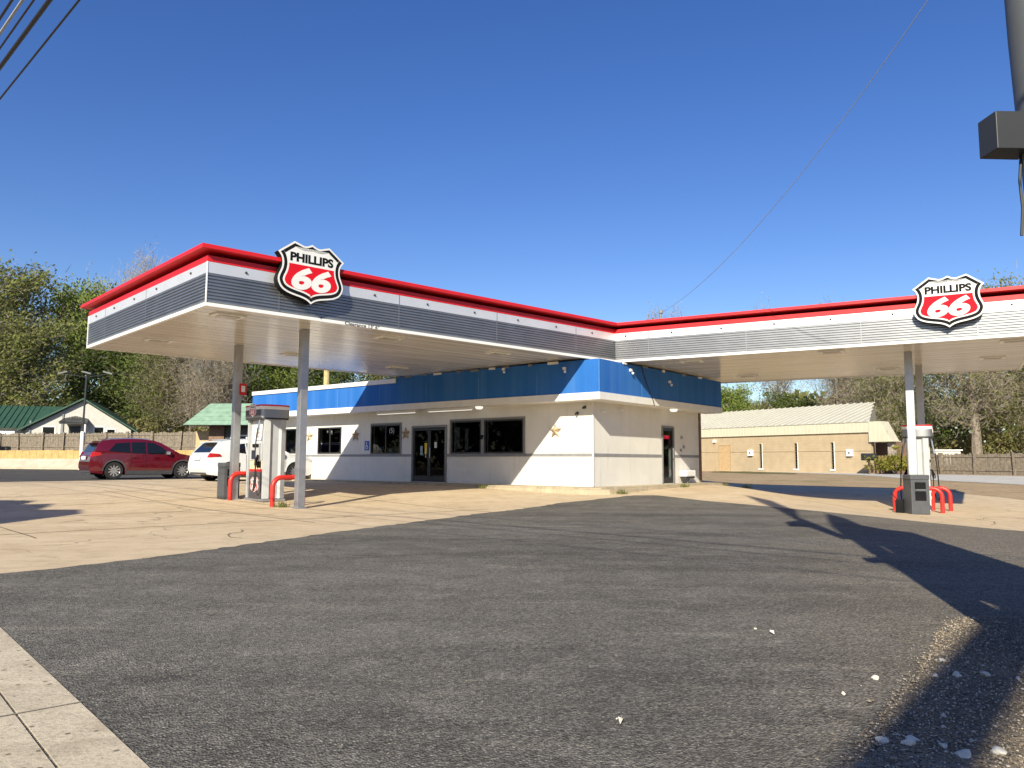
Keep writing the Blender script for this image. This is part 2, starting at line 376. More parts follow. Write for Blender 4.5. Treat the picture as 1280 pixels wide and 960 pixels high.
def tag(o, label, cat, group=None):
    o['label']=label; o['category']=cat
    if group: o['group']=group
    return o
def thing(name, label, cat, loc=(0,0,0), rotz=0., group=None):
    o=bpy.data.objects.new(name,None); COL.objects.link(o); o.location=loc; o.rotation_euler=(0,0,rotz); o.empty_display_size=.3
    return tag(o,label,cat,group)
def copy_tree(o, parent=None):
    c=o.copy(); COL.objects.link(c)
    if parent: c.parent=parent
    for ch in o.children: copy_tree(ch,c)
    return c
def place(o, loc, rotz, label, scale=None):
    o.location=loc; o.rotation_euler=(0,0,rotz); o['label']=label
    if scale: o.scale=scale if not isinstance(scale,(int,float)) else (scale,)*3
    return o
def text_obj(txt, size, depth, m, name, parent, M, off=0., shear=0., sx=1., align='CENTER', spacing=1.):
    cu=bpy.data.curves.new(name,'FONT'); cu.body=txt; cu.size=size; cu.extrude=depth; cu.offset=off; cu.shear=shear
    cu.align_x=align; cu.align_y='CENTER'; cu.space_character=spacing; cu.resolution_u=6
    t=bpy.data.objects.new(name,cu); COL.objects.link(t)
    dg=bpy.context.evaluated_depsgraph_get(); dg.update()
    me=bpy.data.meshes.new_from_object(t.evaluated_get(dg)); bpy.data.objects.remove(t); bpy.data.curves.remove(cu)
    me.transform(M @ Matrix.Diagonal((sx,1,1,1))); me.materials.clear(); me.materials.append(m); me.name=name
    o=bpy.data.objects.new(name,me); COL.objects.link(o); o.parent=parent
    return o
def fit_text(txt, wd, ht, depth, m, name, parent, M, off, shear):
    """bold lettering scaled to an exact width and height about its own middle"""
    o=text_obj(txt,1.,1.,m,name,parent,Matrix.Identity(4),off=off,shear=shear)
    me=o.data; c=[[v.co[i] for v in me.vertices] for i in range(3)]
    lo=[min(a) for a in c]; hi=[max(a) for a in c]
    for v in me.vertices:
        v.co=Vector(((v.co.x-(lo[0]+hi[0])/2)*wd/(hi[0]-lo[0]),(v.co.y-(lo[1]+hi[1])/2)*ht/(hi[1]-lo[1]),v.co.z*depth))
    me.transform(M); return o
def facing(nx, ny, pos):
    """matrix: local x to the viewer's right, y up, z out along horizontal normal (nx,ny)"""
    n=Vector((nx,ny,0)).normalized(); r=Vector((-n.y,n.x,0)); u=Vector((0,0,1))
    M=Matrix((r,u,n)).transposed().to_4x4(); M.translation=pos; return M

# ------------------------------------------------------------------ ground
def sm(t): t=max(0,min(1,t)); return t*t*(3-2*t)
def gz(x,y): return .3*sm((y-17)/10)*(1-.95*sm((x-7)/5)*(1-sm((y-36)/14))) - .27*sm((x-6.5)/4)*(1-sm((y-22)/18))*sm((y-8)/8)
def sheet(name, pts, dz, m, struct=True, th=0.):
    bm=bmesh.new(); f=bm.faces.new([bm.verts.new((p[0],p[1],0)) for p in pts])
    if f.normal.z<0: bmesh.ops.reverse_faces(bm,faces=[f])
    for k in range(8,51):
        for yy in ((k,k+.5) if k<30 else (k,)):
            bmesh.ops.bisect_plane(bm,geom=bm.verts[:]+bm.edges[:]+bm.faces[:],plane_co=(0,yy,0),plane_no=(0,1,0))
    for k in range(10,26):
        bmesh.ops.bisect_plane(bm,geom=bm.verts[:]+bm.edges[:]+bm.faces[:],plane_co=(k*.5,0,0),plane_no=(1,0,0))
    for v in bm.verts: v.co.z=gz(v.co.x,v.co.y)+dz
    if th:
        r=bmesh.ops.extrude_face_region(bm,geom=bm.faces[:])
        for e in r['geom']:
            if isinstance(e,bmesh.types.BMVert): e.co.z-=th
        bmesh.ops.recalc_face_normals(bm,faces=bm.faces)
    bmesh.ops.recalc_face_normals(bm,faces=bm.faces)
    if not th and sum(f.normal.z for f in bm.faces)<0: bmesh.ops.reverse_faces(bm,faces=bm.faces[:])
    me=bpy.data.meshes.new(name); bm.to_mesh(me); bm.free(); me.materials.append(m)
    o=bpy.data.objects.new(name,me); COL.objects.link(o)
    if struct: o['kind']='structure'
    return o
def wobble(pts, step, amp, seed):
    r=random.Random(seed); out=[]
    for i in range(len(pts)-1):
        a=Vector(pts[i]); b=Vector(pts[i+1]); n=max(1,int((b-a).length/step)); d=(b-a).normalized(); q=Vector((-d.y,d.x))
        for k in range(n):
            p=a.lerp(b,k/n)+(q*r.uniform(-amp,amp) if (i or k) else q*0); out.append((p.x,p.y))
    out.append(tuple(pts[-1])); return out
sheet('ground',[(-500,-300),(500,-300),(500,700),(-500,700)],-.012,M_dirt)
sheet('concrete_forecourt',[(-45,3),(-7.5,3),(12,3),(30,3)]+wobble([(19.5,16),(18.2,24),(17.9,29.6),(18.0,32.6),(16.8,34.2),(15.2,35.5),(13.5,36.8),(11.9,37.4),(10.4,38.3)],.5,.1,3)+[(7,40),(2,60),(-9.8,37),(-13.9,32.3),(-18.5,26.8),(-24,20.3),(-45,-4)],0,M_conc)
# darker seal-coated lot in front
lot=wobble([(-9.5,2.2),(-6.6,5.2),(-4.93,7.63),(-4.63,7.97),(-3.99,8.98),(-2.85,11.73),(-.66,16.45),(1.21,19.65),(3.41,22.0)],.16,.045,5)
lot+=[(3.98,22.05)]+wobble([(4.1,22.0),(5.02,20.5),(5.94,19.4),(6.64,18.1),(7.3,17.05),(8.33,16.7),(9.47,16.6),(10.3,15.8),(13,13.5)],.5,.04,6)+[(20,4),(20,-25),(22,-40),(-3,-40),(-1.3+2.4,-2.9+2.9)]
lot=[p for p in lot if p!=(1.0999999999999999,0.0)]
sheet('asphalt_lot',lot,.005,M_asph)
sheet('side_road',[(-18.5,26.8),(-13.9,32.3),(-9.8,37),(-2,46),(-18,58.5),(-26,61.0),(-44.6,66.8),(-90,81),(-70,20),(-30,13)],.004,M_road)
# sidewalk beside the street, bottom left: a curb strip and the walk slabs
u=Vector((-1.3,2.9)); d=(Vector((-3.3,5.16))-u).normalized(); q=Vector((-d.y,d.x))
if q.x>0: q=-q
P=lambda a,b: tuple(u+d*a+q*b)
sheet('street_curb',[P(-14,0),P(14,0),P(14,.24),P(-14,.24)],.010,M_walk,th=.2)
sheet('sidewalk',[P(-14,.252),P(14,.252),P(14,3.6),P(-14,3.6)],.0095,M_walk,th=.2)
jb=MB()
for a in (-1.2,.95,3.1,5.3):
    p0,p1=P(a,0.0),P(a,3.6); p2,p3=P(a+.012,3.6),P(a+.012,0.0)
    jb.add([(*p0,.0135),(*p1,.0135),(*p2,.0135),(*p3,.0135)],[(0,1,2,3)])
o=jb.build('sidewalk_joints',mat('joint_sand',(.30,.26,.2),.9)); o['kind']='structure'
# expansion joints and cracks of the forecourt
def strip(mb, pts, wd, dz):
    for i in range(len(pts)-1):
        a=Vector(pts[i]); b=Vector(pts[i+1]); t=(b-a).normalized(); s_=Vector((-t.y,t.x))*wd/2
        n=max(1,int((b-a).length/.5))
        for k in range(n):
            p=a.lerp(b,k/n); r=a.lerp(b,(k+1)/n)
            vs=[p-s_,r-s_,r+s_,p+s_]; mb.add([(v.x,v.y,gz(v.x,v.y)+dz) for v in vs],[(0,1,2,3)])
jm=MB(); rr=random.Random(11)
Ad=Vector((.731,.682)); Bd=Vector((-.682,.731)); N0=Vector((-5.99,15.0))
for b in (-1.6,2.0,5.6,9.2): strip(jm,wobble([tuple(N0+Bd*b+Ad*-9),tuple(N0+Bd*b+Ad*6.0)],.4,.012,int(b*10)),.03,.0035)
for a in (-7.5,-3.2,1.1,5.4): strip(jm,wobble([tuple(N0+Ad*a+Bd*-2.5),tuple(N0+Ad*a+Bd*10)],.4,.012,int(a*10)),.026,.0035)
for k in range(16):
    p=Vector((rr.uniform(-13,-3),rr.uniform(11,19))); t=rr.uniform(0,6.3); pts=[tuple(p)]
    for i in range(rr.randint(6,12)): t+=rr.uniform(-.7,.7); p=p+Vector((math.cos(t),math.sin(t)))*.22; pts.append(tuple(p))
    strip(jm,pts,.02,.0035)
strip(jm,wobble([(-34,16.0),(-22,22.4),(-16,27.2),(-10,32.6)],.5,.03,4),.09,.0035)
for pts in ([(11.9,19.6),(11.2,18.9),(11.3,18.3),(10.6,17.4)],[(8.4,21.5),(9.8,20.3),(11.4,19.2),(13.5,18.0)]): strip(jm,wobble(pts,.3,.05,8),.02,.0035)
o=jm.build('pavement_joints',mat('crack_dirt',(.12,.09,.06),.95)); o['kind']='structure'
# dirt lawn on the right, pale path before the tan building
sheet('pale_path',[(19.5,73),(23.6,63.4),(27.8,55.5),(31,48.5),(40,39.5),(37,34.6),(25.1,38.4),(22.2,44.4),(21.0,58),(17.0,72)],.004,M_strip)
sheet('grass_patch',wobble([(17,66),(20,66),(21,58),(19,52),(16.5,55),(15.5,61)],1.2,.4,9),.004,dirt_mat('sparse_grass',((.17,.15,.07),(.22,.18,.09),(.10,.12,.035),(.09,.125,.03)),.9))
# gravel bed bottom right
gp=wobble([(1.05,2.6),(1.22,2.92),(1.53,3.35),(1.85,3.79),(2.26,4.38),(2.75,5.1),(3.15,5.62),(3.8,5.75),(5.0,5.3)],.12,.05,12)
sheet('gravel_bed',gp+[(7,2),(5,-3),(1,-3)],.009,M_grav)

# ------------------------------------------------------------------ fuel canopy
AA=R(90-46.97); LA,LB=12.51,8.09
CDL=(.2891,-.9573); NRL=(.9573,.2891)    # right wing: along, inward (local)
Nloc=(0,0); Iloc=(LA,0); Rloc=(LA+CDL[0]*10.75,CDL[1]*10.75); Rb=(Rloc[0]+NRL[0]*7.85,Rloc[1]+NRL[1]*7.85)
# back corner: on y=LB and on the back line of the right wing
p0=(LA+NRL[0]*7.85,NRL[1]*7.85); t=(LB-p0[1])/CDL[1]; Kloc=(p0[0]+CDL[0]*t,LB); Lloc=(0,LB)
outline=[Nloc,Iloc,Rloc,Rb,Kloc,Lloc]
can=thing('fuel_canopy','V-shaped fuel canopy with red edge and silver corrugated fascia over the forecourt','canopy',(-5.992,14.999,0),AA)
ZB=4.10
sof=MB()
sof.add([(x,y,ZB+.02) for x,y in (Nloc,Iloc,(LA+.45*LB*.0+ (LA-LA),0),)][:0],[])
# soffit in two fields that meet along the line from the inner corner to the back corner
mid=Kloc
s1=MB().add([(0,0,ZB+.02),(LA,0,ZB+.02),(mid[0],mid[1],ZB+.02),(0,LB,ZB+.02)],[(3,2,1,0)])
s1.build('soffit',soffit_mat('soffit_left',0.),can)
s2=MB().add([(LA,0,ZB+.02),(Rloc[0],Rloc[1],ZB+.02),(Rb[0],Rb[1],ZB+.02),(mid[0],mid[1],ZB+.02)],[(0,1,2,3)][::-1])
s2.build('soffit',soffit_mat('soffit_right',math.atan2(CDL[1],CDL[0])),can)
MB().prism(outline,4.98,5.06).build('roof_deck',M_roofdeck,can)
prof=[(-.6,5.202),(-.6,5.29),(.2,5.29),(.2,5.212),(.18,5.202),(-.6,5.202)]
MB().sweep(prof,outline,True).build('red_cap',M_red,can)
MB().sweep([(-.55,5.2),(-.55,5.115),(.03,5.112),(.03,4.992),(.01,4.99)],outline,True).build('red_band',M_red,can)
MB().sweep([(.01,4.99),(.03,4.985),(.03,4.765),(.012,4.76)],outline,True).build('white_band',mat('white_panel',(.80,.80,.81),.42,.04,2,metal=.55),can)
pc=[]; nz_=9; z0_,z1_=4.175,4.76
for k in range(nz_):
    za=z0_+(z1_-z0_)*k/nz_; h_=(z1_-z0_)/nz_
    pc+=[(.004,za),(.004,za+.012),(.030,za+.026),(.030,za+h_-.006)]
pc.append((.004,z1_))
MB().sweep(pc,outline,True).build('corrugated_band',M_silver,can)
MB().sweep([(-.03,ZB+.02),(-.03,ZB),(.04,ZB),(.04,ZB+.07),(.004,ZB+.075)],outline,True).build('bottom_trim',M_white,can)
def edge(e, s, z, out=.0):
    if e=='NI': return Vector((s,-out,z)),Vector((0,-1,0))
    if e=='NL': return Vector((-out,s,z)),Vector((-1,0,0))
    return Vector((LA+CDL[0]*s-NRL[0]*out,CDL[1]*s-NRL[1]*out,z)),Vector((-NRL[0],-NRL[1],0))
for e,ss in (('NI',(1.5,4.52,7.62,10.7)),('IR',(1.08,3.95,6.9,9.51)),('NL',(3.49,6.58))):
    for s in ss:
        p,n=edge(e,s,0); M=facing(n.x,n.y,p); MB().box(-.011,.011,4.18,4.982,.02,.032,0,M).build('seam_strip',M_silver,can)
for (x,y) in (Nloc,Lloc):
    o_=Vector((-.03,-.03)) if y==0 else Vector((-.03,.03))
    MB().box(x+o_.x-.012,x+o_.x+.012,y+o_.y-.012,y+o_.y+.012,4.172,4.986).build('corner_trim',M_white,can)
for e,ss in (('NI',(.76,2.3,3.83,5.34,6.84,8.37,9.86,11.4)),('NL',(.79,2.79,4.3,5.82,7.36)),('IR',(.36,1.8,3.26,4.72,6.17,7.66,8.95,10.24))):
    for s in ss:
        p,n=edge(e,s,4.885,.03); M=facing(n.x,n.y,p)
        MB().lathe([(0,.028),(.018,.028),(.026,.018),(.026,-.003)],10,0,M).build('fascia_lamp',M_dark,can)
# recessed soffit lamps
SL=[('A',.75,.75),('A',4.66,5.39),('A',4.87,.9),('A',8.63,1.02),('A',8.55,5.88),('A',.9,5.3),('C',6.07,.7),('C',7.08,5.65),('C',2.6,5.76),('C',9.92,4.2),('C',2.1,.9),('C',10.3,.8)]
for k,a,b in SL:
    if k=='A': x,y,rz=a,b,0.
    else: x,y,rz=LA+CDL[0]*a+NRL[0]*b,CDL[1]*a+NRL[1]*b,math.atan2(CDL[1],CDL[0])
    M=Matrix.Translation((x,y,ZB+.018))@Matrix.Rotation(rz,4,'Z')
    f=MB(); f.box(-.32,.32,-.2,.2,-.03,0,0,M); fo=f.build('soffit_lamp',M_white,can)
    MB().box(-.22,.22,-.12,.12,-.045,-.03,0,M).build('lens',mat('dull_lens',(.42,.39,.34),.3),fo)
p,n=edge('NI',3.52,ZB+.034,.041); text_obj("Clearance 13' 6\"",.105,.001,M_black,'clearance_lettering',can,facing(n.x,n.y,p),off=.002,sx=1.3)
p,n=edge('IR',7.56,ZB+.034,.041); text_obj("Clearance 13' 6\"",.1,.001,mat('faded_ink',(.5,.49,.46),.7,.3,30),'clearance_lettering',can,facing(n.x,n.y,p),sx=1.3)

# shield signs
def spl(pts, n=6):
    out=[]
    for i in range(len(pts)-1):
        p0=Vector(pts[max(i-1,0)]);p1=Vector(pts[i]);p2=Vector(pts[i+1]);p3=Vector(pts[min(i+2,len(pts)-1)])
        for k in range(n):
            t=k/n; out.append(.5*((2*p1)+(p2-p0)*t+(2*p0-5*p1+4*p2-p3)*t*t+(3*p1-p0-3*p2+p3)*t**3))
    out.append(Vector(pts[-1])); return out
half=spl([(0,.50),(.125,.435),(.235,.415),(.345,.445),(.53,.505)],4)[:-1]+[Vector((.53,.505))]+spl([(1.0,.135),(.9,.0),(.865,-.16),(.885,-.33),(.96,-.52),(.985,-.66),(.95,-.80),(.86,-.93),(.70,-1.02),(.50,-1.075),(.28,-1.12),(.12,-1.18),(0,-1.27)],3)
half=[Vector((x*1.0,(y+.38)*.94)) for x,y in half]
poly=half+[Vector((-v.x,v.y)) for v in half[-2:0:-1]]      # clockwise from top centre
def inset(pl, dd):
    n=len(pl); out=[]
    for i in range(n):
        a=(pl[i]-pl[i-1]).normalized(); b=(pl[(i+1)%n]-pl[i]).normalized()
        n1=Vector((a.y,-a.x)); n2=Vector((b.y,-b.x)); den=max(.45,1+n1.dot(n2)); out.append(pl[i]+(n1+n2)/den*dd)
    return out
def clip_top(pl, y):
    out=[]
    for i in range(len(pl)):
        a=pl[i-1]; b=pl[i]
        if (a.y<=y)!=(b.y<=y): t=(y-a.y)/(b.y-a.y); out.append(a.lerp(b,t))
        if b.y<=y: out.append(b)
    return out
def shield(parent, hw, depth, M, names=True):
    """layers of a shield sign; hw half width"""
    sc=lambda pl:[(v.x*hw,v.y*hw) for v in pl]
    t=.004 if hw>.3 else .0015
    a=inset(poly,.0); b=inset(poly,.05); c=inset(poly,.14); d_=clip_top(inset(poly,.19),.205)
    MB().prism(sc(inset(poly,.01)),0,depth,0,M).build('sign_body',M_black,parent)
    MB().prism(sc(a),depth,depth+t,0,M).build('white_border',M_signwhite,parent)
    MB().prism(sc(b),depth+t,depth+2*t,0,M).build('black_outline',M_black,parent)
    MB().prism(sc(c),depth+2*t,depth+3*t,0,M).build('white_face',M_signwhite,parent)
    MB().prism(sc(d_),depth+3*t,depth+4*t,0,M).build('red_field',M_signred,parent)
    T=lambda x,y,z: M@Matrix.Translation((x*hw,y*hw,z))
    fit_text('PHILLIPS',1.30*hw,.25*hw,t*.5,M_black,'wordmark',parent,T(.0,.40,depth+3.5*t),.042,0.)
    fit_text('66',1.20*hw,.64*hw,t*.5,M_signwhite,'numeral',parent,T(.0,-.165,depth+4.5*t),.044,.2)
s1=thing('shield_sign','red and white shield sign with black outline on the left canopy wing','sign',(0,0,0),0,'shield signs on the canopy fascia')
M0=Matrix.Translation((-5.992,14.999,0))@Matrix.Rotation(AA,4,'Z')
p,n=edge('NI',2.1,5.04,.06); pw=M0@p; nw=(M0.to_3x3()@n)
s1.location=pw; s1.rotation_euler=(0,0,0)
shield(s1,.775,.2,facing(nw.x,nw.y,(0,0,0)))
s2=copy_tree(s1); s2['label']='red and white shield sign standing on the right canopy wing above the trash can'
p,n=edge('IR',8.92,5.05,.06); pw2=M0@p; nw2=M0.to_3x3()@n
s2.location=pw2; s2.rotation_euler=(0,0,math.atan2(nw2.y,nw2.x)-math.atan2(nw.y,nw.x))

# canopy posts
def post(x,y,rz,label,half=.09,red=False):
    z=gz(x,y); t=thing('canopy_post',label,'post',(x,y,z),rz,'posts carrying the canopy')
    MB().box(-half,half,-half,half,0,ZB+.015-z).build('shaft',M_colgrey,t,bevel=.006)
    MB().box(-half-.035,half+.035,-half-.035,half+.035,-.02,.025).build('base_plate',M_colgrey,t)
    return t
c1=post(-4.83,17.86,AA,'front post of the left wing, nearest the camera, below the left shield sign')
c2=post(-7.22,20.34,AA,'rear post of the left wing with a small red notice, beside the trash can')
e=MB(); e.box(.02,.2,-.11,-.095,2.72,3.02); nb_=e.build('notice',M_red,c2)
MB().box(.06,.16,-.114,-.1105,2.80,2.96).build('pictogram',M_white,nb_)
AR=R(90-29.8)
c3=post(10.9,21.2,AR,'pale front post of the right wing behind the grey trash can',.1)
c4=post(12.7,24.1,AR,'dark shaded rear post of the right wing behind the white pump',.1)

# ------------------------------------------------------------------ fuel pumps (local x = across, fuelling faces +-x; y = along the island)
def pump(loc, rz, label, txt=True):
    t=thing('fuel_pump',label,'fuel pump',loc,rz,'fuel pumps under the canopy')
    H=2.42
    MB().box(-.30,.30,-.54,.54,0,.06).build('plinth',M_colgrey,t)
    MB().box(-.205,.205,-.42,.42,.06,2.06).build('cabinet',mat('pump_grey',(.60,.61,.62),.4,.06,4),t,bevel=.01)
    for sy in (-1,1):      # folded white end pillars
        b=MB(); y0=.42*sy
        prof=[(-.285,0),(-.285,.07),(-.15,.115),(-.10,.06),(.10,.06),(.15,.115),(.285,.07),(.285,0)]
        b.prism([(px,y0+py*sy) for px,py in prof],.07,2.06); b.build('pillar',M_pump,t)
    for sx in (-1,1):
        F=facing(sx,0,(.205*sx,0,0))
        MB().box(-.34,.34,.07,.74,0,.075,0,F).build('skirt',mat('pump_dark',(.075,.07,.075),.4,.1,4),t)
        MB().box(-.34,.34,.742,.80,0,.078,0,F).build('red_strip',M_red,t)
        MB().box(-.34,.34,.80,1.02,0,.055,0,F).build('nozzle_shelf',mat('cream_panel',(.66,.56,.36),.5,.2,8),t)
        MB().box(-.34,.34,1.02,1.46,0,.07,0,F).build('dial_panel',M_pump,t,bevel=.01)
        q=MB().box(-.16,.16,1.36,1.44,.07,.095,0,F).build('display',M_black,t)
        MB().box(-.22,-.03,1.06,1.28,.07,.085,0,F).build('keypad',mat('navy_panel',(.012,.016,.04),.3),t)
        MB().box(-.15,.17,1.54,1.92,.0,.03,0,F).build('notice',M_paper,t)
        for k in range(3): MB().box(-.09,.11,1.60+k*.1,1.645+k*.1,.03,.032,0,F).build('notice_line',mat('pale_ink',(.45,.3,.3),.7),t)
        for xx in (.12,.24):
            MB().box(xx-.05,xx+.05,.84,1.0,.055,.07,0,F).build('nozzle_boot',M_black,t)
        nz=MB().tube([F@Vector((.19,1.16,.10)),F@Vector((.19,1.02,.15)),F@Vector((.17,.90,.16))],[.03,.028,.014],8)
        nz.tube([F@Vector((.23,1.14,.12)),F@Vector((.24,.98,.20)),F@Vector((.21,.9,.19))],.012,6)
        no=nz.build('nozzle',M_black,t)
        pts=[(.30,1.98,.14),(.31,1.7,.20),(.33,1.3,.24),(.40,.9,.26),(.46,.6,.27),(.44,.38,.27),(.34,.27,.26),(.2,.33,.2),(.13,.6,.14),(.17,.88,.14),(.19,1.08,.10)]
        MB().tube([F@q_ for q_ in spl3(pts)],.017,8).build('hose',M_rubber,t,smooth=True)
        MB().tube([F@Vector((.30,1.62,.2)),F@Vector((.30,2.07,.12))],.026,8).build('hose_swivel',M_chrome,t)
    # hood with bulged ends
    hp=[]
    for sy in (-1,1):
        for k in range(13):
            a=math.pi*k/12; hp.append((math.cos(a)*.385*sy,(.44+math.sin(a)*.13)*sy))
    def hood(z0,z1,o_,m,nm):
        MB().prism([(x*(1+o_),y*(1+o_)) for x,y in hp],z0,z1).build(nm,m,t,smooth=True)
    hood(2.06,2.10,-.02,M_dark,'hood_underside'); hood(2.10,2.31,0,M_silver,'hood'); hood(2.31,2.39,.0,M_white,'white_hood_band'); hood(2.39,2.43,.005,M_red,'red_hood_rim')
    for sx in (-1,1):
        F=facing(sx,0,(.387*sx,0,0))
        MB().box(-.43,.43,2.105,2.30,-.004,.003,0,F).build('hood_panel',mat('pump_dark',(.075,.07,.075),.4),t)
        MB().box(-.43,.43,2.312,2.388,-.004,.003,0,F).build('hood_panel',M_white,t)
        shieldsmall(t,.20,F@Matrix.Translation((-.0,2.30,.004)))
        shieldsmall(t,.23,facing(sx,0,(.281*sx,0,0))@Matrix.Translation((0,.41,.001)))
    return t
def spl3(pts,n=5):
    out=[]
    for i in range(len(pts)-1):
        p0,p1,p2,p3=[Vector(pts[max(0,min(len(pts)-1,j))]) for j in (i-1,i,i+1,i+2)]
        for k in range(n):
            s=k/n; out.append(.5*((2*p1)+(p2-p0)*s+(2*p0-5*p1+4*p2-p3)*s*s+(3*p1-p0-3*p2+p3)*s**3))
    out.append(Vector(pts[-1])); return out
def shieldsmall(t, hw, M):
    sc=lambda pl:[(v.x*hw,v.y*hw) for v in pl]
    e=bpy.data.objects.new('emblem',None)
    b=MB().prism(sc(poly),0,.008,0,M).build('emblem',M_white,t)
    MB().prism(sc(inset(poly,.06)),.008,.0095,0,M).build('outline',M_red,b)
    MB().prism(sc(inset(poly,.15)),.0095,.011,0,M).build('face',M_white,b)
    MB().prism(sc(clip_top(inset(poly,.22),.12)),.011,.0125,0,M).build('field',M_red,b)
    fit_text('PHILLIPS',1.2*hw,.23*hw,.0005,M_black,'wordmark',b,M@Matrix.Translation((0,.38*hw,.0125)),.022,0.)
    fit_text('66',1.12*hw,.6*hw,.0005,M_white,'numeral',b,M@Matrix.Translation((0,-.17*hw,.0135)),.045,.2)
pL=pump((-6.34,20.12,gz(-6.34,20.12)),AA,'white and grey fuel pump with dark emblem skirt between the two left posts')
pR=copy_tree(pL)
# across direction of the right island = CD
place(pR,(11.85,22.72,gz(11.85,22.72)),AR-math.pi/2,'white fuel pump behind the grey trash can under the right wing')
# concrete islands
def island(name,p,ang,lab,ln,wd):
    M=Matrix.Translation((p[0],p[1],0))@Matrix.Rotation(ang,4,'Z')
    b=MB(); z=gz(p[0],p[1])
    b.prism([(ln*math.copysign(1,cx)*.5+0*cx,wd*.5*cy) for cx,cy in ((-1,-1),(1,-1),(1,1),(-1,1))],z-.15,z+.03,0,M)
    o=b.build(name,M_curb); o['kind']='structure'
# guards and trash cans
def guard(loc, ang, span, ht, label, r=.057):
    t=thing('pump_guard',label,'guard rail',loc,ang,'red hoop guards round the pumps')
    rad=.22; pts=[(0,0,-.05),(0,0,ht-rad)]+[(rad-rad*math.cos(a),0,ht-rad+rad*math.sin(a)) for a in [R(x) for x in range(15,91,15)]]
    pts+=[(span-rad+rad*math.sin(a),0,ht-rad+rad*math.cos(a)) for a in [R(x) for x in range(0,91,15)]]+[(span,0,-.05)]
    MB().tube(pts,r,12).build('hoop',mat('red_guard_paint',(.60,.028,.02),.4,.15,8),t,smooth=True)
    return t
guard((-5.59,18.33,gz(-5.59,18.33)),AA,.78,.68,'red hoop guard in front of the left pump, beside the nearest post')
guard((-7.24,20.15,gz(-7.24,20.15)),AA,.7,.68,'red hoop guard at the far end of the left pump by the trash can')
aC=math.atan2(-.50246,.8646)
g3=Vector((11.64,21.2)); guard((g3.x,g3.y,gz(g3.x,g3.y)),aC+math.pi,1.15,.66,'nearer red hoop guard right of the grey trash can')
g4=Vector((12.42,22.2)); guard((g4.x,g4.y,gz(g4.x,g4.y)),aC+math.pi,.44,.64,'farther red hoop guard beside the right pump')
def trash(loc, rz, label, s=1.):
    t=thing('trash_can',label,'trash can',loc,rz,'grey trash cans at the pump islands')
    MB().box(-.22*s,.22*s,-.21*s,.21*s,0,.84*s).build('bin',M_can,t,bevel=.012)
    MB().box(-.23*s,.23*s,-.22*s,.22*s,.84*s,.96*s).build('lid',M_can,t,bevel=.02)
    for sy in (-1,1):
        F=facing(0,sy,(0,.21*sy*s,0))
        MB().box(-.13*s,.13*s,.62*s,.78*s,.002,.012,0,F).build('opening',M_black,t)
        MB().box(-.13*s,.13*s,.34*s,.56*s,.002,.02,0,F).build('towel_box',M_black,t)
        MB().box(-.10*s,.10*s,.585*s,.60*s,.002,.03,0,F).build('handle',M_chrome,t)
    return t
trash((-7.45,20.6,gz(-7.45,20.6)),AA,'grey square trash can beside the rear left post',.98)
cR=Vector((10.68,20.68)); trash((cR.x,cR.y,gz(cR.x,cR.y)),AR-math.pi/2+R(28),'grey trash can with black slots in front of the right post',1.07)
for sx in (-1,):
    sq=thing('squeegee','black squeegee with thin handle leaning by the right trash can','squeegee',(10.36,20.95,gz(10.36,20.95)+.3),aC)
    MB().tube([(0,0,0),(-.2,0,.22)],.012,6).build('handle',M_black,sq); MB().box(-.1,.1,-.1,.1,-.3,.05).build('bucket',M_black,sq,bevel=.02)

# ------------------------------------------------------------------ the store
SA=R(90-39.0); C0=(2.42,23.19,0)
st=thing('store','white stucco store with blue parapet standing behind the fuel canopy','store',C0,SA)
WL,VL=16.9,7.1     # left wall along +y at x=0 ; right wall along +x at y=0
Z0,ZS=.36,2.86
def wall_open(mb, ln, th, z0, z1, ops, flip):
    """wall in (s, z) with openings (s0,s1,z0,z1); s along, thickness inward"""
    ss=sorted({0,ln,*[o[0] for o in ops],*[o[1] for o in ops]})
    for a,b in zip(ss,ss[1:]):
        cut=sorted([(o[2],o[3]) for o in ops if o[0]<=a+1e-6 and o[1]>=b-1e-6]); z=z0
        for c,d in cut+[(z1,z1)]:
            if c>z+1e-6:
                if flip: mb.box(0,th,a,b,z,c)
                else: mb.box(a,b,0,th,z,c)
            z=max(z,d)
LO=[(2.62,4.29,1.34,2.46),(4.41,5.80,1.34,2.46),(6.0,7.74,Z0,2.33),(8.34,9.98,1.34,2.43),(11.72,13.2,1.36,2.41),(14.6,16.3,1.38,2.41)]
RO=[(4.26,5.13,Z0,2.31)]
wl=MB(); wall_open(wl,WL,.2,.0,ZS+1.1,LO,True); wall_open(wl,VL,.2,.0,ZS+1.1,[(a,b,c,d) for a,b,c,d in RO],False)
# avoid the double corner: the right wall starts after the left wall's thickness
wl=MB(); wall_open(wl,WL,.2,.0,ZS+1.1,LO,True)
w2=MB(); wall_open(w2,VL-.2,.2,.0,ZS+1.1,[(a-.2,b-.2,c,d) for a,b,c,d in RO],False)
wl.add([(x+.2,y,z) for x,y,z in w2.v],w2.f)
wl.box(VL-.2,VL,.2,WL,0,ZS+1.1); wl.box(.2,VL-.2,WL-.2,WL,0,ZS+1.1)
wl.build('wall',M_stucco,st)
MB().box(.2,VL-.2,.2,WL-.2,.30,.355).build('floor_slab',M_inter,st)
MB().box(.2,VL-.2,.2,WL-.2,3.02,3.9).build('roof',M_roofdeck,st)
MB().box(2.4,2.5,.2,WL-.2,.36,3.0).build('inner_partition',M_inter,st)
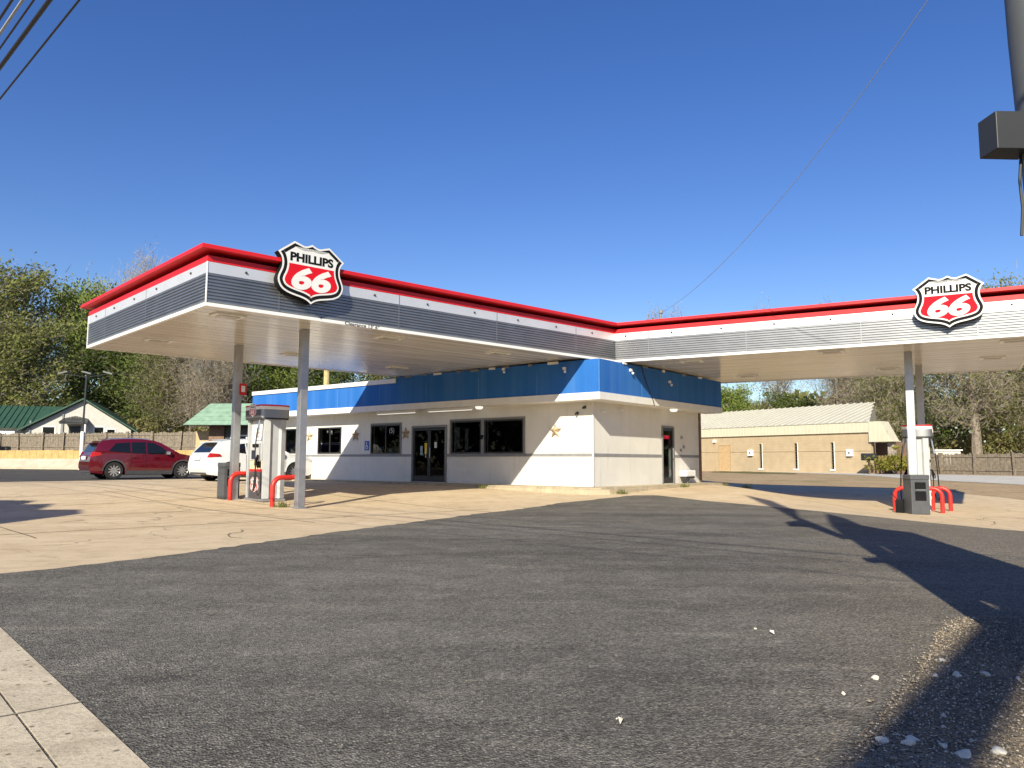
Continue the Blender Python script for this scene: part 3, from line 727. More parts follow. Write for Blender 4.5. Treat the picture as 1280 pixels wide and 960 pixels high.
# belt line
bl=MB(); zs=(1.245,1.335)
def belt(segs,flip):
    for a,b in segs:
        if flip: bl.box(-.012,0,a,b,*zs)
        else: bl.box(a,b,-.012,0,*zs)
belt([(-.012,5.98),(7.76,WL)],True); belt([(0,4.24),(5.15,VL)],False); bl.build('belt_course',M_belt,st)
# windows
def window(s0,s1,z0,z1,mull=None,lab=None):
    f=MB(); t=.055
    f.box(-.02,.08,s0,s0+t,z0,z1); f.box(-.02,.08,s1-t,s1,z0,z1); f.box(-.02,.08,s0+t,s1-t,z0,z0+t); f.box(-.02,.08,s0+t,s1-t,z1-t,z1)
    if mull: f.box(0,.06,mull-.02,mull+.02,z0+t,z1-t)
    o=f.build('window',M_frame,st)
    MB().box(.03,.036,s0+t,s1-t,z0+t,z1-t).build('pane',M_glass,o)
    return o
wins=[window(2.62,4.29,1.34,2.46),window(4.41,5.80,1.34,2.46),window(8.34,9.98,1.34,2.43,9.15),window(11.72,13.2,1.36,2.41,12.45),window(14.6,16.3,1.38,2.41,15.4)]
gf=MB(); gf.box(-.025,.0,5.80,5.86,1.30,2.52); gf.box(-.025,.0,2.56,2.62,1.30,2.52); gf.box(-.025,.0,2.62,5.80,2.46,2.52); gf.box(-.03,.0,4.29,4.41,1.34,2.46); gf.box(-.05,.0,2.52,5.9,1.25,1.30)
gf.build('window_surround',M_greyframe,st); gf=MB(); gf.box(-.025,0,8.28,8.34,1.30,2.49); gf.box(-.025,0,8.34,9.98,2.43,2.49)
gf.build('window_surround',M_greyframe,st)
# things seen through the glass
nt1=MB(); nt1.box(.045,.05,5.45,5.68,1.5,2.25); nt1.box(.045,.05,5.05,5.2,1.45,2.2); nt1.build('window_poster',mat('faded_poster',(.22,.23,.24),.8,.5,9),wins[1])
nt2=MB(); nt2.box(.045,.05,8.6,9.0,1.42,1.55); nt2.box(.045,.05,9.3,9.6,1.5,1.62); nt2.build('window_poster',mat('faded_poster2',(.12,.13,.15),.8,.5,9),wins[2])
text_obj('(5)',.26,.001,mat('window_paint',(.5,.5,.5),.8),'window_lettering',wins[2],facing(-1,0,(.025,8.85,2.2)))
text_obj('* M',.24,.001,mat('window_paint2',(.2,.21,.22),.8),'window_lettering',wins[3],facing(-1,0,(.025,12.5,2.2)))
MB().tube([(-.03,4.35,1.92),(-.09,4.35,1.93),(-.09,4.35,1.82)],.045,8).build('door_camera',M_black,st)
# double door
def door(axis,s0,s1,z0,z1,leaves):
    F=(lambda a,b,p,q,z,w,mb: mb.box(p,q,a,b,z,w)) if axis=='L' else (lambda a,b,p,q,z,w,mb: mb.box(a,b,p,q,z,w))
    fr=MB(); F(s0-.07,s0,-.03,.06,z0,z1+.07,fr); F(s1,s1+.07,-.03,.06,z0,z1+.07,fr); F(s0,s1,-.03,.06,z1,z1+.07,fr)
    o=fr.build('door_frame',M_greyframe,st)
    n=leaves; wd=(s1-s0)/n
    for k in range(n):
        a=s0+k*wd+.006; b=s0+(k+1)*wd-.006
        lf=MB(); F(a,a+.06,.0,.05,z0+.01,z1-.01,lf); F(b-.06,b,.0,.05,z0+.01,z1-.01,lf); F(a+.06,b-.06,.0,.05,z0+.01,z0+.2,lf); F(a+.06,b-.06,.0,.05,z1-.1,z1-.01,lf)
        d_=lf.build('door',M_frame,st)
        g=MB(); F(a+.06,b-.06,.02,.026,z0+.2,z1-.1,g); g.build('pane',M_glass,d_)
        h=MB(); hx=(b-.09 if k==0 else a+.09); 
        h.tube([(-.06,hx,z0+.85),(-.06,hx,z0+1.2)] if axis=='L' else [(hx,-.06,z0+.85),(hx,-.06,z0+1.2)],.014,6); h.build('handle',M_chrome,d_)
        yield d_
dl=list(door('L',6.07,7.67,Z0,2.27,2))
dr=list(door('R',4.32,5.07,Z0,2.25,1))
MB().box(.008,.014,6.98,7.10,1.35,1.72).build('yellow_notice',M_yellow,dl[1])
MB().box(.008,.014,7.2,7.32,1.3,1.62).build('paper_notice',mat('blueish_paper',(.3,.4,.45),.8),dl[1])
MB().box(.008,.014,6.5,6.62,1.55,1.75).build('paper_notice',M_paper,dl[0])
no_=thing('neon_sign','red OPEN sign hanging inside the glass door of the right wall','sign',(0,0,0))
text_obj('OPEN',.17,.004,M_neon,'lettering',no_,Matrix.Identity(4),off=.003)
no_.matrix_world=(Matrix.Translation(C0)@Matrix.Rotation(SA,4,'Z'))@facing(0,-1,(4.70,.06,1.93))
rk=thing('shelf_rack','dark shelf rack of boxed goods behind the right glass door','shelf',(Matrix.Translation(C0)@Matrix.Rotation(SA,4,'Z'))@Vector((4.7,.55,.36)),SA)
b=MB()
for k in range(4): b.box(-.36,.36,-.15,.15,.25+k*.36,.27+k*.36)
b.box(-.37,-.35,-.15,.15,0,1.45); b.box(.35,.37,-.15,.15,0,1.45); b.build('shelf',M_dark,rk)
rr=random.Random(3)
for k in range(4):
    x=-.33
    while x<.28:
        w_=rr.uniform(.07,.14); h_=rr.uniform(.14,.28); c=rr.choice([(.5,.36,.2),(.6,.55,.45),(.28,.16,.08),(.7,.66,.6),(.2,.12,.08)])
        gname='goods_%d'%int(c[0]*100)
        MB().box(x,x+w_*.9,-.13,.12,.275+k*.36,.275+k*.36+h_).build('boxed_goods',mat(gname,c,.7),rk); x+=w_
# parapet: blue panels between white trims, overhanging .65
OV=.65
pl=[(-OV,WL+.05),(-OV,-OV),(VL+.6,-OV),(VL+.6,WL+.05)]      # travel so that 'right' is outward? checked by sweep sign
path=[(-OV,WL+.05),(-OV,-OV),(VL+.6,-OV)]
def swp(prof,nm,m,pth=path):
    MB().sweep([(-o_,z) for o_,z in prof] if SGN<0 else prof,pth).build(nm,m,st)
SGN=1
# travelling (-OV,WL)->(-OV,-OV): d=(0,-1), right=(-1,0) = outward, good
swp([(-OV,2.93),(-OV,2.885),(.035,2.885),(.035,3.095),(-.02,3.10)],'white_trim',M_trim)
swp([(0,3.08),(0,4.06)],'blue_parapet',M_blue,[(-OV,7.9),(-OV,-OV),(VL+.6,-OV)])
swp([(0,3.08),(0,3.88)],'blue_parapet',M_blue,[(-OV,WL+.05),(-OV,7.9)])
swp([(-.25,3.78),(-.25,4.06),(0,4.062)],'parapet_top',M_roofdeck,[(-OV,7.9),(-OV,-OV),(VL+.6,-OV)])
MB().sweep([(-.25,4.02),(.045,4.02),(.045,3.865),(0,3.86)],[(-OV,WL+.05),(-OV,7.9)]).build('white_coping',M_trim,st)
MB().box(VL+.02,VL+.59,-OV+.01,WL,2.93,4.05).build('parapet_return',M_blue,st)
MB().box(-OV+.005,VL+.59,WL,WL+.045,2.90,3.78).build('parapet_return',M_blue,st)
pj=MB()
for s in (1.6,4.0,6.4,8.8,11.2,13.6,15.6): pj.box(-OV-.004,-OV,s-.006,s+.006,3.1,3.78)
for s in (1.8,4.2,6.4): pj.box(s-.006,s+.006,-OV-.004,-OV,3.1,4.05)
pj.box(-OV-.004,-OV+.01,-OV-.004,-OV+.012,3.1,4.05); pj.build('panel_joint',mat('panel_joint_blue',(.10,.26,.56),.6),st)
rf=random.Random(8)
for k in range(9):
    y=.9+k*.8+rf.uniform(-.2,.2); MB().box(-OV-.03,-OV+.02,y,y+rf.uniform(.12,.4),4.0+rf.uniform(0,.04),4.085).build('torn_flashing',M_trim if k%3==0 else M_greyframe,st)
for k in range(5):
    x=.6+k*1.25+rf.uniform(-.2,.2); MB().box(x,x+rf.uniform(.12,.4),-OV-.03,-OV+.02,4.0+rf.uniform(0,.04),4.085).build('torn_flashing',M_trim if k%2==0 else M_greyframe,st)
MB().tube([(1.75,-OV-.02,4.06),(2.1,-OV-.03,3.5),(2.42,-OV-.07,3.0),(2.5,-OV-.05,2.86)],.012,5).build('loose_cable',M_cable,st)
# eave lights, dome lamps, security lights
for a,b in ((4.54,6.63),(7.23,9.29)):
    o=MB().box(-.36,-.28,a,b,2.80,2.884).build('strip_light',M_white,st)
    MB().box(-.35,-.29,a+.05,b-.05,2.785,2.80).build('tube',M_lamp,o)
for p in ((-.32,4.25,0),(4.55,-.32,0)):
    o=MB().lathe([(0,2.79),(.09,2.80),(.13,2.84),(.13,2.884)],16,0,Matrix.Translation(p)).build('dome_lamp',M_lamp,st)
for p,n in (((-OV,.55,3.85),(-1,0)),((1.1,-OV,3.88),(0,-1)),((3.6,-OV,3.72),(0,-1)),((-OV,2.9,4.0),(-1,0))):
    F=facing(*n,p); o=MB().box(-.05,.05,-.04,.04,0,.06,0,F).build('floodlight',M_white,st)
    MB().lathe([(0,.08),(.035,.075),(.042,.045),(.02,.0)],12,0,F@Matrix.Translation((.05,-.07,.03))@Matrix.Rotation(.6,4,'X')).build('lamp_head',M_white,o)
for p,n in (((0,.28,2.72),(-1,0)),((0,.55,2.55),(-1,0)),((.45,0,2.62),(0,-1)),((1.5,0,2.72),(0,-1))):
    F=facing(*n,p); o=MB().box(-.04,.04,-.04,.04,0,.04,0,F); o.tube([F@Vector((0,0,.04)),F@Vector((.02,-.03,.14))],.035,8); o.build('security_camera',M_white if p[0] else M_dark,st)
for x,z in ((5.7,1.95),(5.85,1.62),(5.62,1.5)):
    MB().box(x-.04,x+.04,-.05,0,z-.05,z+.05).build('outlet_box',mat('grey_box',(.3,.29,.28),.6),st)
# dark conduit on the right wall, and the cable hanging across its sunny part
MB().box(VL+.02,VL+.10,-.06,.02,.1,2.9).build('downspout',mat('rusty_pipe',(.2,.12,.08),.7,.3,8),st)
for z0,z1 in ((.36,2.85),):
    MB().box(-.02,.03,-.02,.02,z0,z1).build('corner_bead',M_stucco,st)
# stars
def star(s,z,sz,label):
    W4=Matrix.Translation(C0)@Matrix.Rotation(SA,4,'Z')
    p=W4@Vector((-.03,s,z)); t=tag(None or star_mesh(sz),label,'star ornament','tin stars along the left wall')
    n=W4.to_3x3()@Vector((-1,0,0)); t.matrix_world=facing(n.x,n.y,p); return t
def star_mesh(r):
    vs=[(0,0,.07)];fs=[]
    for k in range(10):
        a=math.pi/2+k*math.pi/5; rr_=r if k%2==0 else r*.4; vs.append((rr_*math.cos(a),rr_*math.sin(a),0))
    for k in range(10): fs.append((0,1+k,1+(k+1)%10))
    fs.append(tuple(range(10,0,-1)))
    return MB().add(vs,fs).build('wall_star',M_star)
star(1.37,2.03,.25,'largest tan star in the sun near the store corner')
star(8.06,2.08,.25,'shaded dark star between the double door and the window to its left')
star(10.85,2.06,.25,'tan star left of the blue parking notice, at the shadow edge')
star(13.74,2.07,.25,'farthest star, half hidden behind the front left post')
hp_=thing('parking_notice','small blue accessible parking notice on the white wall left of a window','sign',(Matrix.Translation(C0)@Matrix.Rotation(SA,4,'Z'))@Vector((0,10.19,1.66)),SA)
MB().box(-.012,0,-.13,.13,-.18,.18).build('plate',M_bluesign,hp_)
F=facing(-1,0,(-.013,0,0)); b=MB(); b.lathe([(0,.003),(.022,.003),(.022,0)],10,0,F@Matrix.Translation((-.02,.10,0))); b.box(-.03,-.01,-.02,.08,0,.003,0,F); b.box(-.03,.05,-.03,-.01,0,.003,0,F)
b.lathe([(.055,0),(.055,.003),(.075,.003),(.075,0)],16,0,F@Matrix.Translation((0,-.06,0))); b.build('symbol',M_white,hp_)
sk=thing('wall_basin','white wall basin on a thin stand right of the side door','basin',(Matrix.Translation(C0)@Matrix.Rotation(SA,4,'Z'))@Vector((5.8,-.18,.36)),SA)
b=MB().prism([(-.36,-.14),(.36,-.14),(.36,.14),(-.36,.14)],.22,.44); b.build('basin',M_white,sk,bevel=.03)
MB().box(-.33,.33,-.11,.11,.16,.22).build('base',M_dark,sk); b=MB(); b.tube([(-.05,0,0),(-.05,0,.16)],.03,8); b.tube([(-.05,0,.03),(.12,0,.14)],.02,8); b.build('stand',M_greyframe,sk)
# walk round the store
Ms=Matrix.Translation(C0)@Matrix.Rotation(SA,4,'Z')
W2=lambda x,y:(lambda v:(v.x,v.y))(Ms@Vector((x,y,0)))
def slab(name,pts,z1,m):
    o=MB().prism([W2(*p) for p in pts],0,z1).build(name,m); o['kind']='structure'
slab('store_walk',[(-.95,WL+2),(-.95,.6),(-.9,-.25),(-.55,-.62),(.3,-.72),(VL+.75,-.75),(VL+.75,.0),(VL+.02,.02),(0.02,.02),(.02,WL+2)],.345,M_curb)
slab('store_curb_edge',[(-1.18,8.2),(-1.12,.5),(-1.0,-.45),(-.5,-.88),(.4,-1.0),(5.0,-1.0),(5.0,-.6),(.2,-.6),(-.5,-.4),(-.8,.5),(-.9,8.2)],.30,M_curb)
# weeds at the kerb: individual tufts
def tuft(x,y,z,s,label,m=None):
    b=MB(); r=random.Random(int(x*100+y*10))
    for k in range(70):
        a=r.uniform(0,6.3); d_=r.uniform(0,.35)*s; h_=r.uniform(.25,1)*s*.35; px,py=math.cos(a)*d_,math.sin(a)*d_*.6; t=r.uniform(0,6.3); w_=.02*s
        b.add([(px-w_*math.cos(t),py-w_*math.sin(t),0),(px+w_*math.cos(t),py+w_*math.sin(t),0),(px+r.uniform(-.1,.1)*s,py+r.uniform(-.1,.1)*s,h_)],[(0,1,2)])
    o=b.build('weed_tuft',m or L_olive); o.location=(x,y,z); tag(o,label,'weed','weeds along the store kerb'); return o
for (lx,ly,s,lab) in ((-.98,1.2,.5,'small weed tuft at the kerb below the biggest star'),(-1.2,3.3,.45,'weed tuft at the kerb left of the lit wall'),(-.1,-1.05,.5,'flat weed tuft at the rounded kerb corner'),(3.6,-1.15,.45,'broad green weed clump at the kerb before the side door'),(7.2,-1.0,.35,'weed clump at the kerb end past the basin'),(8.3,-1.3,.6,'green weed clump where the canopy shadow begins')):
    p=Ms@Vector((lx,ly,0)); tuft(p.x,p.y,gz(p.x,p.y)+.01,s,lab)
tuft(-5.35,18.2,gz(-5.3,18.2)+.004,.55,'green weed tuft at the foot of the nearest red guard')

# ------------------------------------------------------------------ cars
def car(loc, heading, label, paint, spec):
    """side profile extruded; x forward, z up"""
    t=thing('parked_car',label,'car',loc,heading,None)
    Lc,Wd,H,wr=spec['L'],spec['W']/2,spec['H'],spec['wr']; xr,xf=spec['axles']
    def arch(cx,r):
        return [(cx+r*math.cos(a),wr*.98+r*math.sin(a)) for a in [R(x) for x in range(0,181,15)]]
    rA=wr+.05
    def bisect(bm,xs,zs):
        for x in xs: bmesh.ops.bisect_plane(bm,geom=bm.verts[:]+bm.edges[:]+bm.faces[:],plane_co=(x,0,0),plane_no=(1,0,0))
        for z in zs: bmesh.ops.bisect_plane(bm,geom=bm.verts[:]+bm.edges[:]+bm.faces[:],plane_co=(0,0,z),plane_no=(0,0,1))
    zb=spec['belt']
    def widthf(x,z):
        k=1.0
        if z>zb: k-=.21*((z-zb)/(H-zb))**1.15
        elif z>zb-.35: k-=.025*((z-zb+.35)/.35)
        if z<.45: k-=.05*(.45-z)/.3
        u_=x/Lc
        if u_<.12: k-=.14*((.12-u_)/.12)**2
        if u_>.84: k-=.20*((u_-.84)/.16)**2
        return k
    def extr(prof, half, nm, m, xs=(), zs=(), out=0., smooth=True, side=None):
        bm=bmesh.new(); ys=[-half,0,half] if side is None else ([half-.012,half] if side>0 else [-half,-half+.012])
        rings=[[bm.verts.new((p[0],y,p[1])) for p in prof] for y in ys]; n=len(prof)
        bm.faces.new(rings[0]); bm.faces.new(rings[-1][::-1])
        for a,b in zip(rings,rings[1:]):
            for i in range(n): bm.faces.new((a[i],b[i],b[(i+1)%n],a[(i+1)%n]))
        bisect(bm,xs,zs); bmesh.ops.triangulate(bm,faces=[f for f in bm.faces if len(f.verts)>4])
        for v in bm.verts: v.co.y*=widthf(v.co.x,v.co.z); v.co.y+=math.copysign(out,v.co.y) if abs(v.co.y)>.05 else 0
        bmesh.ops.recalc_face_normals(bm,faces=bm.faces)
        me=bpy.data.meshes.new(nm); bm.to_mesh(me); bm.free(); me.materials.append(m)
        if smooth:
            for p in me.polygons: p.use_smooth=True
            me.set_sharp_from_angle(angle=R(32))
        o=bpy.data.objects.new(nm,me); COL.objects.link(o); o.parent=t; return o
    xs=[Lc*k/14 for k in range(1,14)]; zs=[.3,.45,.6,.75,.88,zb,zb+.12,zb+.25,zb+.38]
    low=[(spec['tail'][0][0],.26)]
    bottom=arch(xr,rA); bottomf=arch(xf,rA)
    prof=spec['tail']+spec['roof']+spec['nose']      # from rear bumper bottom up over the roof to the front bumper bottom
    full=prof+[(Lc-.25,.20),(xf+rA,.20)]+bottomf[0:]+[(xf-rA,.20),(xr+rA,.20)]+bottom[0:]+[(xr-rA,.22)]
    extr(full,Wd,'body',paint,xs,zs)
    # cladding along the sills and arches
    clad=mat('grey_cladding',(.06,.06,.065),.6)
    for sd in (-1,1):
        pr_=[(xr+rA+.02,.20),(xr+rA+.02,.36),(xf-rA-.02,.36),(xf-rA-.02,.20)]
        extr(pr_,Wd,'sill',clad,(),(),.012,False,sd)
        for cx in (xr,xf):
            ring=[(cx+(rA+.055)*math.cos(a),wr*.98+(rA+.055)*math.sin(a)) for a in [R(x) for x in range(0,181,12)]]+[(cx+rA*math.cos(a),wr*.98+rA*math.sin(a)) for a in [R(x) for x in range(180,-1,-12)]]
            extr(ring,Wd,'arch_trim',clad if spec['clad'] else paint,(),(),.010,False,sd)
        for poly_ in spec['glass']:
            extr(poly_,Wd,'side_window',M_carglass,[],[zb+.12,zb+.25,zb+.38],.008,False,sd)
        for dx in spec['doorlines']:
            extr([(dx,.40),(dx+.012,.40),(dx+.012,zb),(dx,zb)],Wd,'door_gap',M_black,(),(.5,.65,.8),.004,False,sd)
        for dx in spec['handles']:
            extr([(dx,zb-.16),(dx+.18,zb-.16),(dx+.18,zb-.12),(dx,zb-.12)],Wd,'handle',paint,(),(),.03,False,sd)
        extr(spec['taillamp'],Wd,'taillight',mat('tail_lens',(.42,.015,.02),.15),[.05,.1,.15,.2,.3],[],.012,False,sd)
        extr(spec['headlamp'],Wd,'headlight',mat('head_lens',(.6,.6,.62),.1),[Lc-.1,Lc-.2,Lc-.3,Lc-.4],[],.012,False,sd)
        extr(spec['rail'],Wd*.93,'roof_rail',M_chrome,xs,(),.0,False,sd)
        MB().prism([(0,0),(.16,.03),(.17,.2),(.02,.22)],0,.14,0,Matrix.Translation((spec['mirror'],sd*(Wd*.94) - (.0 if sd>0 else .2),zb-.02))).build('mirror',M_chrome if spec['clad'] else paint,t,bevel=.03)
    # windscreen and rear window, just proud of the body
    def slantpane(p,q,hw0,hw1,nm):
        (x0,z0),(x1,z1)=p,q; d_=Vector((x1-x0,0,z1-z0)).normalized(); nn=Vector((-d_.z,0,d_.x))
        if nn.z<0: nn=-nn
        vs=[]
        for off in (.004,.012):
            for x,z,hw in ((x0,z0,hw0),(x1,z1,hw1)):
                for y in (-hw,hw): vs.append((x+nn.x*off,y,z+nn.z*off))
        MB().add(vs,[(0,1,3,2),(4,6,7,5),(0,4,5,1),(2,3,7,6),(0,2,6,4),(1,5,7,3)]).build(nm,M_carglass,t)
    slantpane(*spec['rearglass'],Wd*.80,Wd*.70,'rear_window'); slantpane(*spec['windscreen'],Wd*.86,Wd*.72,'windscreen')
    # rear plate, bumper insert, spoiler
    x0=spec['tail'][2][0]
    MB().box(x0-.035,x0-.0,-.26,.26,.80,.94).build('number_plate',M_paper,t)
    MB().box(spec['tail'][0][0]-.03,.3,-Wd*.8,Wd*.8,.27,.42).build('rear_bumper_insert',clad,t,bevel=.03)
    rx,rz=spec['rearglass'][1]; MB().box(rx-.16,rx+.15,-Wd*.66,Wd*.66,rz+.035,rz+.075).build('spoiler',paint,t,bevel=.015)
    MB().box(Lc*.1,Lc*.92,-Wd*.7,Wd*.7,.18,.30).build('underbody',M_black,t)
    # wheels
    for cx in (xr,xf):
        for sd in (-1,1):
            M=Matrix.Translation((cx,sd*(Wd-.13),wr))
            tw=.115
            wo=MB().lathe([(wr*.66,-tw),(wr*.94,-tw),(wr,-tw*.7),(wr,tw*.7),(wr*.94,tw),(wr*.66,tw)],28,0,M,'y').build('wheel',M_rubber,t,smooth=True)
            b=MB(); b.lathe([(wr*.66,-tw*.9),(wr*.62,-tw*.5),(wr*.62,tw*.5),(wr*.66,tw*.9)],28,0,M,'y')
            for k in range(spec['spokes']):
                a=2*math.pi*k/spec['spokes']; 
                Mk=M@Matrix.Rotation(a,4,'Y')
                b.box(-.026,.026,sd*tw*.45-.02,sd*tw*.45+.025,.04,wr*.65,0,Mk); 
            b.lathe([(0,sd*tw*.6),(.05,sd*tw*.55),(.06,sd*tw*.3),(0,sd*tw*.3)],14,0,M,'y')
            b.build('rim',M_chrome,wo)
            MB().lathe([(0,-.02),(wr*.6,-.02),(wr*.6,.02),(0,.02)],20,0,M,'y').build('brake_disc',M_dark,wo)
    # wheel wells
    for cx in (xr,xf): MB().box(cx-rA*.97,cx+rA*.97,-Wd*.72,Wd*.72,.3,wr+rA*.9).build('wheel_well',M_black,t)
    return t
redpaint=mat('deep_red_paint',(.095,.003,.009),.16,.06,2,coat=.8)
whitepaint=mat('white_car_paint',(.70,.71,.73),.2,.03,2,coat=.6)
spec_red=dict(L=4.52,W=1.84,H=1.66,wr=.355,axles=(.94,3.63),belt=1.03,clad=True,spokes=10,
  tail=[(.10,.28),(.02,.48),(.03,.66),(.09,.98),(.16,1.06)],
  roof=[(.34,1.42),(.50,1.56),(.80,1.615),(1.4,1.65),(2.0,1.65),(2.45,1.60),(2.75,1.50)],
  nose=[(3.48,1.07),(3.75,1.02),(4.15,.93),(4.38,.80),(4.50,.64),(4.52,.42),(4.42,.26)],
  glass=[[(.70,1.14),(1.52,1.08),(1.52,1.50),(.98,1.46)],[(1.58,1.08),(2.12,1.05),(2.12,1.53),(1.58,1.51)],[(2.18,1.05),(3.12,1.02),(2.76,1.33),(2.46,1.49),(2.18,1.53)]],
  doorlines=(1.55,2.15,3.2),handles=(1.62,2.45),
  taillamp=[(.03,.90),(.48,.98),(.40,1.08),(.14,1.12),(.08,1.0)],headlamp=[(3.98,.90),(4.42,.72),(4.36,.84),(4.10,.95)],
  rail=[(.7,1.625),(2.3,1.64),(2.3,1.665),(1.5,1.695),(.7,1.66)],mirror=2.92,rearglass=((.185,1.11),(.335,1.41)),windscreen=((3.36,1.13),(2.72,1.505)))
spec_wh=dict(L=4.48,W=1.85,H=1.60,wr=.355,axles=(.90,3.58),belt=1.0,clad=False,spokes=10,
  tail=[(.10,.28),(.02,.46),(.02,.68),(.10,.98),(.17,1.06)],
  roof=[(.52,1.44),(.68,1.515),(.95,1.56),(1.5,1.60),(2.0,1.59),(2.4,1.54),(2.65,1.46)],
  nose=[(3.36,1.05),(3.7,1.02),(4.15,.95),(4.38,.84),(4.47,.66),(4.48,.42),(4.40,.26)],
  glass=[[(.92,1.12),(1.50,1.06),(1.50,1.44),(1.16,1.40)],[(1.56,1.06),(2.10,1.03),(2.10,1.47),(1.56,1.45)],[(2.16,1.03),(3.05,1.01),(2.72,1.27),(2.42,1.43),(2.16,1.47)]],
  doorlines=(1.53,2.13,3.15),handles=(1.62,2.45),
  taillamp=[(.06,.90),(.58,.93),(.50,1.03),(.14,1.06)],headlamp=[(3.98,.86),(4.40,.74),(4.36,.84),(4.10,.93)],
  rail=[(.85,1.57),(2.2,1.585),(2.2,1.605),(1.5,1.63),(.85,1.60)],mirror=2.85,rearglass=((.19,1.085),(.50,1.425)),windscreen=((3.25,1.10),(2.66,1.465)))
HD=R(90-46)
car((-17.35,31.6,.3),R(90-48),'dark red crossover car with tall rear window parked beyond the left pump',redpaint,spec_red)
car((-11.8,29.2,.29),R(90-46),'white crossover car parked behind the left pump, partly hidden',whitepaint,spec_wh)

# ------------------------------------------------------------------ left background
def frame(p, az_, z=0): return Matrix.Translation((p[0],p[1],z))@Matrix.Rotation(az_,4,'Z')
# bank: raised terrace, sloped pale slab, block course
WA=Vector((-75,77.5)); WB=Vector((-18,59.2)); wd=(WB-WA); wlen=wd.length; wa=math.atan2(wd.y,wd.x)
o=MB().prism([(0,.02),(wlen,.02),(wlen+10,60),(0,70)],-.5,1.84,0,frame(WA,wa)).build('terrace',M_bank); o['kind']='structure'
rw=thing('retaining_wall','low pale sloped wall topped by ochre blocks below the left fence','wall',(WA.x,WA.y,0),wa)
MB().add([(0,-1.6,.3),(wlen,-1.6,.3),(wlen,-.45,1.16),(0,-.45,1.16),(0,0,.2),(wlen,0,.2),(0,0,1.16),(wlen,0,1.16)],[(0,1,2,3),(3,2,7,6),(0,3,6,4),(1,5,7,2)]).build('sloped_slab',M_pink,rw)
b=MB(); k=0
while k<wlen:
    b.box(k,k+.78,-.42,0.0,1.16,1.86+random.uniform(-.02,.02)); k+=.80
b.build('block_course',M_ochre,rw)
b=MB().box(0,wlen,-2.1,-1.6,.2,.42); b.build('kerb',M_walk,rw)
for x,l_ in ((17.2,1.5),(19.0,2.1),(22.9,1.2),(24.0,2.0)):
    MB().add([(x,-1.58,.33),(x+.1,-1.58,.33),(x-l_+.1,-.47,1.17),(x-l_,-.47,1.17)],[(0,1,2,3)]).build('crack',mat('crack_dirt',(.12,.09,.06)),rw)
for x,s in ((14,1.4),(18.5,1.2),(22.0,1.0),(27.5,1.6),(30.5,1.0)):
    p=frame(WA,wa)@Vector((x,-2.3,0)); tuft(p.x,p.y,.3,s,'weed tuft at the foot of the left retaining wall',)['group']='weeds below the retaining wall'
# plank fence
def fence(name,A_,B_,z0,ht,label,seed,post_every=2.4,gap=.012,posts_front=True,m=M_wood):
    A_=Vector(A_);B_=Vector(B_); d_=B_-A_; ln=d_.length; an=math.atan2(d_.y,d_.x); r=random.Random(seed)
    t=thing(name,label,'fence',(A_.x,A_.y,z0),an)
    b=MB(); x=0
    while x<ln:
        w_=r.uniform(.12,.16); h_=ht*r.uniform(.93,1.02); le=r.uniform(-.02,.02)
        b.add([(x,0,.03),(x+w_-gap,0,.03),(x+w_-gap+le,0,h_),(x+le,0,h_-r.uniform(0,.02)),(x,.025,.03),(x+w_-gap,.025,.03),(x+w_-gap+le,.025,h_),(x+le,.025,h_)],[(0,1,2,3),(7,6,5,4),(0,4,5,1),(1,5,6,2),(2,6,7,3),(3,7,4,0)]); x+=w_
    b.build('boards',m,t)
    b=MB()
    for z in (.3,ht*.82): b.box(0,ln,-.05,-.004,z,z+.09)
    b.build('rails',m,t)
    x=.3
    while x<ln:
        MB().add([(p[0]+x+(p[2]>1)*r.uniform(-.12,.12),p[1],p[2]) for p in [(-.06,-.17,0),(.06,-.17,0),(.06,-.055,0),(-.06,-.055,0),(-.06,-.17,ht*1.03),(.06,-.17,ht*1.03),(.06,-.055,ht*1.03),(-.06,-.055,ht*1.03)]],[(0,3,2,1),(4,5,6,7),(0,1,5,4),(1,2,6,5),(2,3,7,6),(3,0,4,7)]).build('post',m,t); x+=r.uniform(.7,1.2)*post_every
    return t
Fm=frame(WA,wa)
fa=Fm@Vector((2,1.2,0)); fb=Fm@Vector((52.5,1.2,0))
fence('plank_fence',(fa.x,fa.y),(fb.x,fb.y),1.84,1.55,'long weathered plank fence with posts above the left retaining wall',5)
fa=Fm@Vector((53.6,.6,0)); fb=Fm@Vector((56.4,.6,0))
fence('plank_fence',(fa.x,fa.y),(fb.x,fb.y),1.75,1.55,'short new pale plank fence beside the green-roofed shop',6,m=M_wood2)
# white gate at far left
gt=thing('gate','white panel gate at the left end of the plank fence','gate',(-46.6,67.3,1.84),wa)
for k in range(3): MB().box(k*.62,k*.62+.58,-.25,-.2,.05,1.75).build('panel',mat('blue_white_panel',(.62,.68,.76),.6),gt)
MB().box(0,1.86,-.26,-.19,.8,.9).build('rail',M_trim,gt)
# lamp post
lp=thing('lamp_post','tall parking lamp post, black above and white below, beside the red car','lamp post',(-33.1,60.0,.25),0)
MB().tube([(0,0,0),(0,0,3.0)],.14,10).build('lower_shaft',M_white,lp); MB().tube([(0,0,3.0),(.06,0,7.5)],.075,8).build('upper_shaft',M_dark,lp)
for x,y in ((-1.7,.0),(.1,.0),(1.7,.1)):
    b=MB(); b.tube([(.06,0,7.2),(x,y,7.5)],.035,6); b.build('arm',M_dark,lp)
    MB().box(-.36,.36,-.2,.2,0,.12,0,Matrix.Translation((x,y,7.5))@Matrix.Rotation(.25 if x>0 else -.25,4,'Y')).build('lamp_head',mat('lamp_grey',(.12,.12,.12),.5),lp)
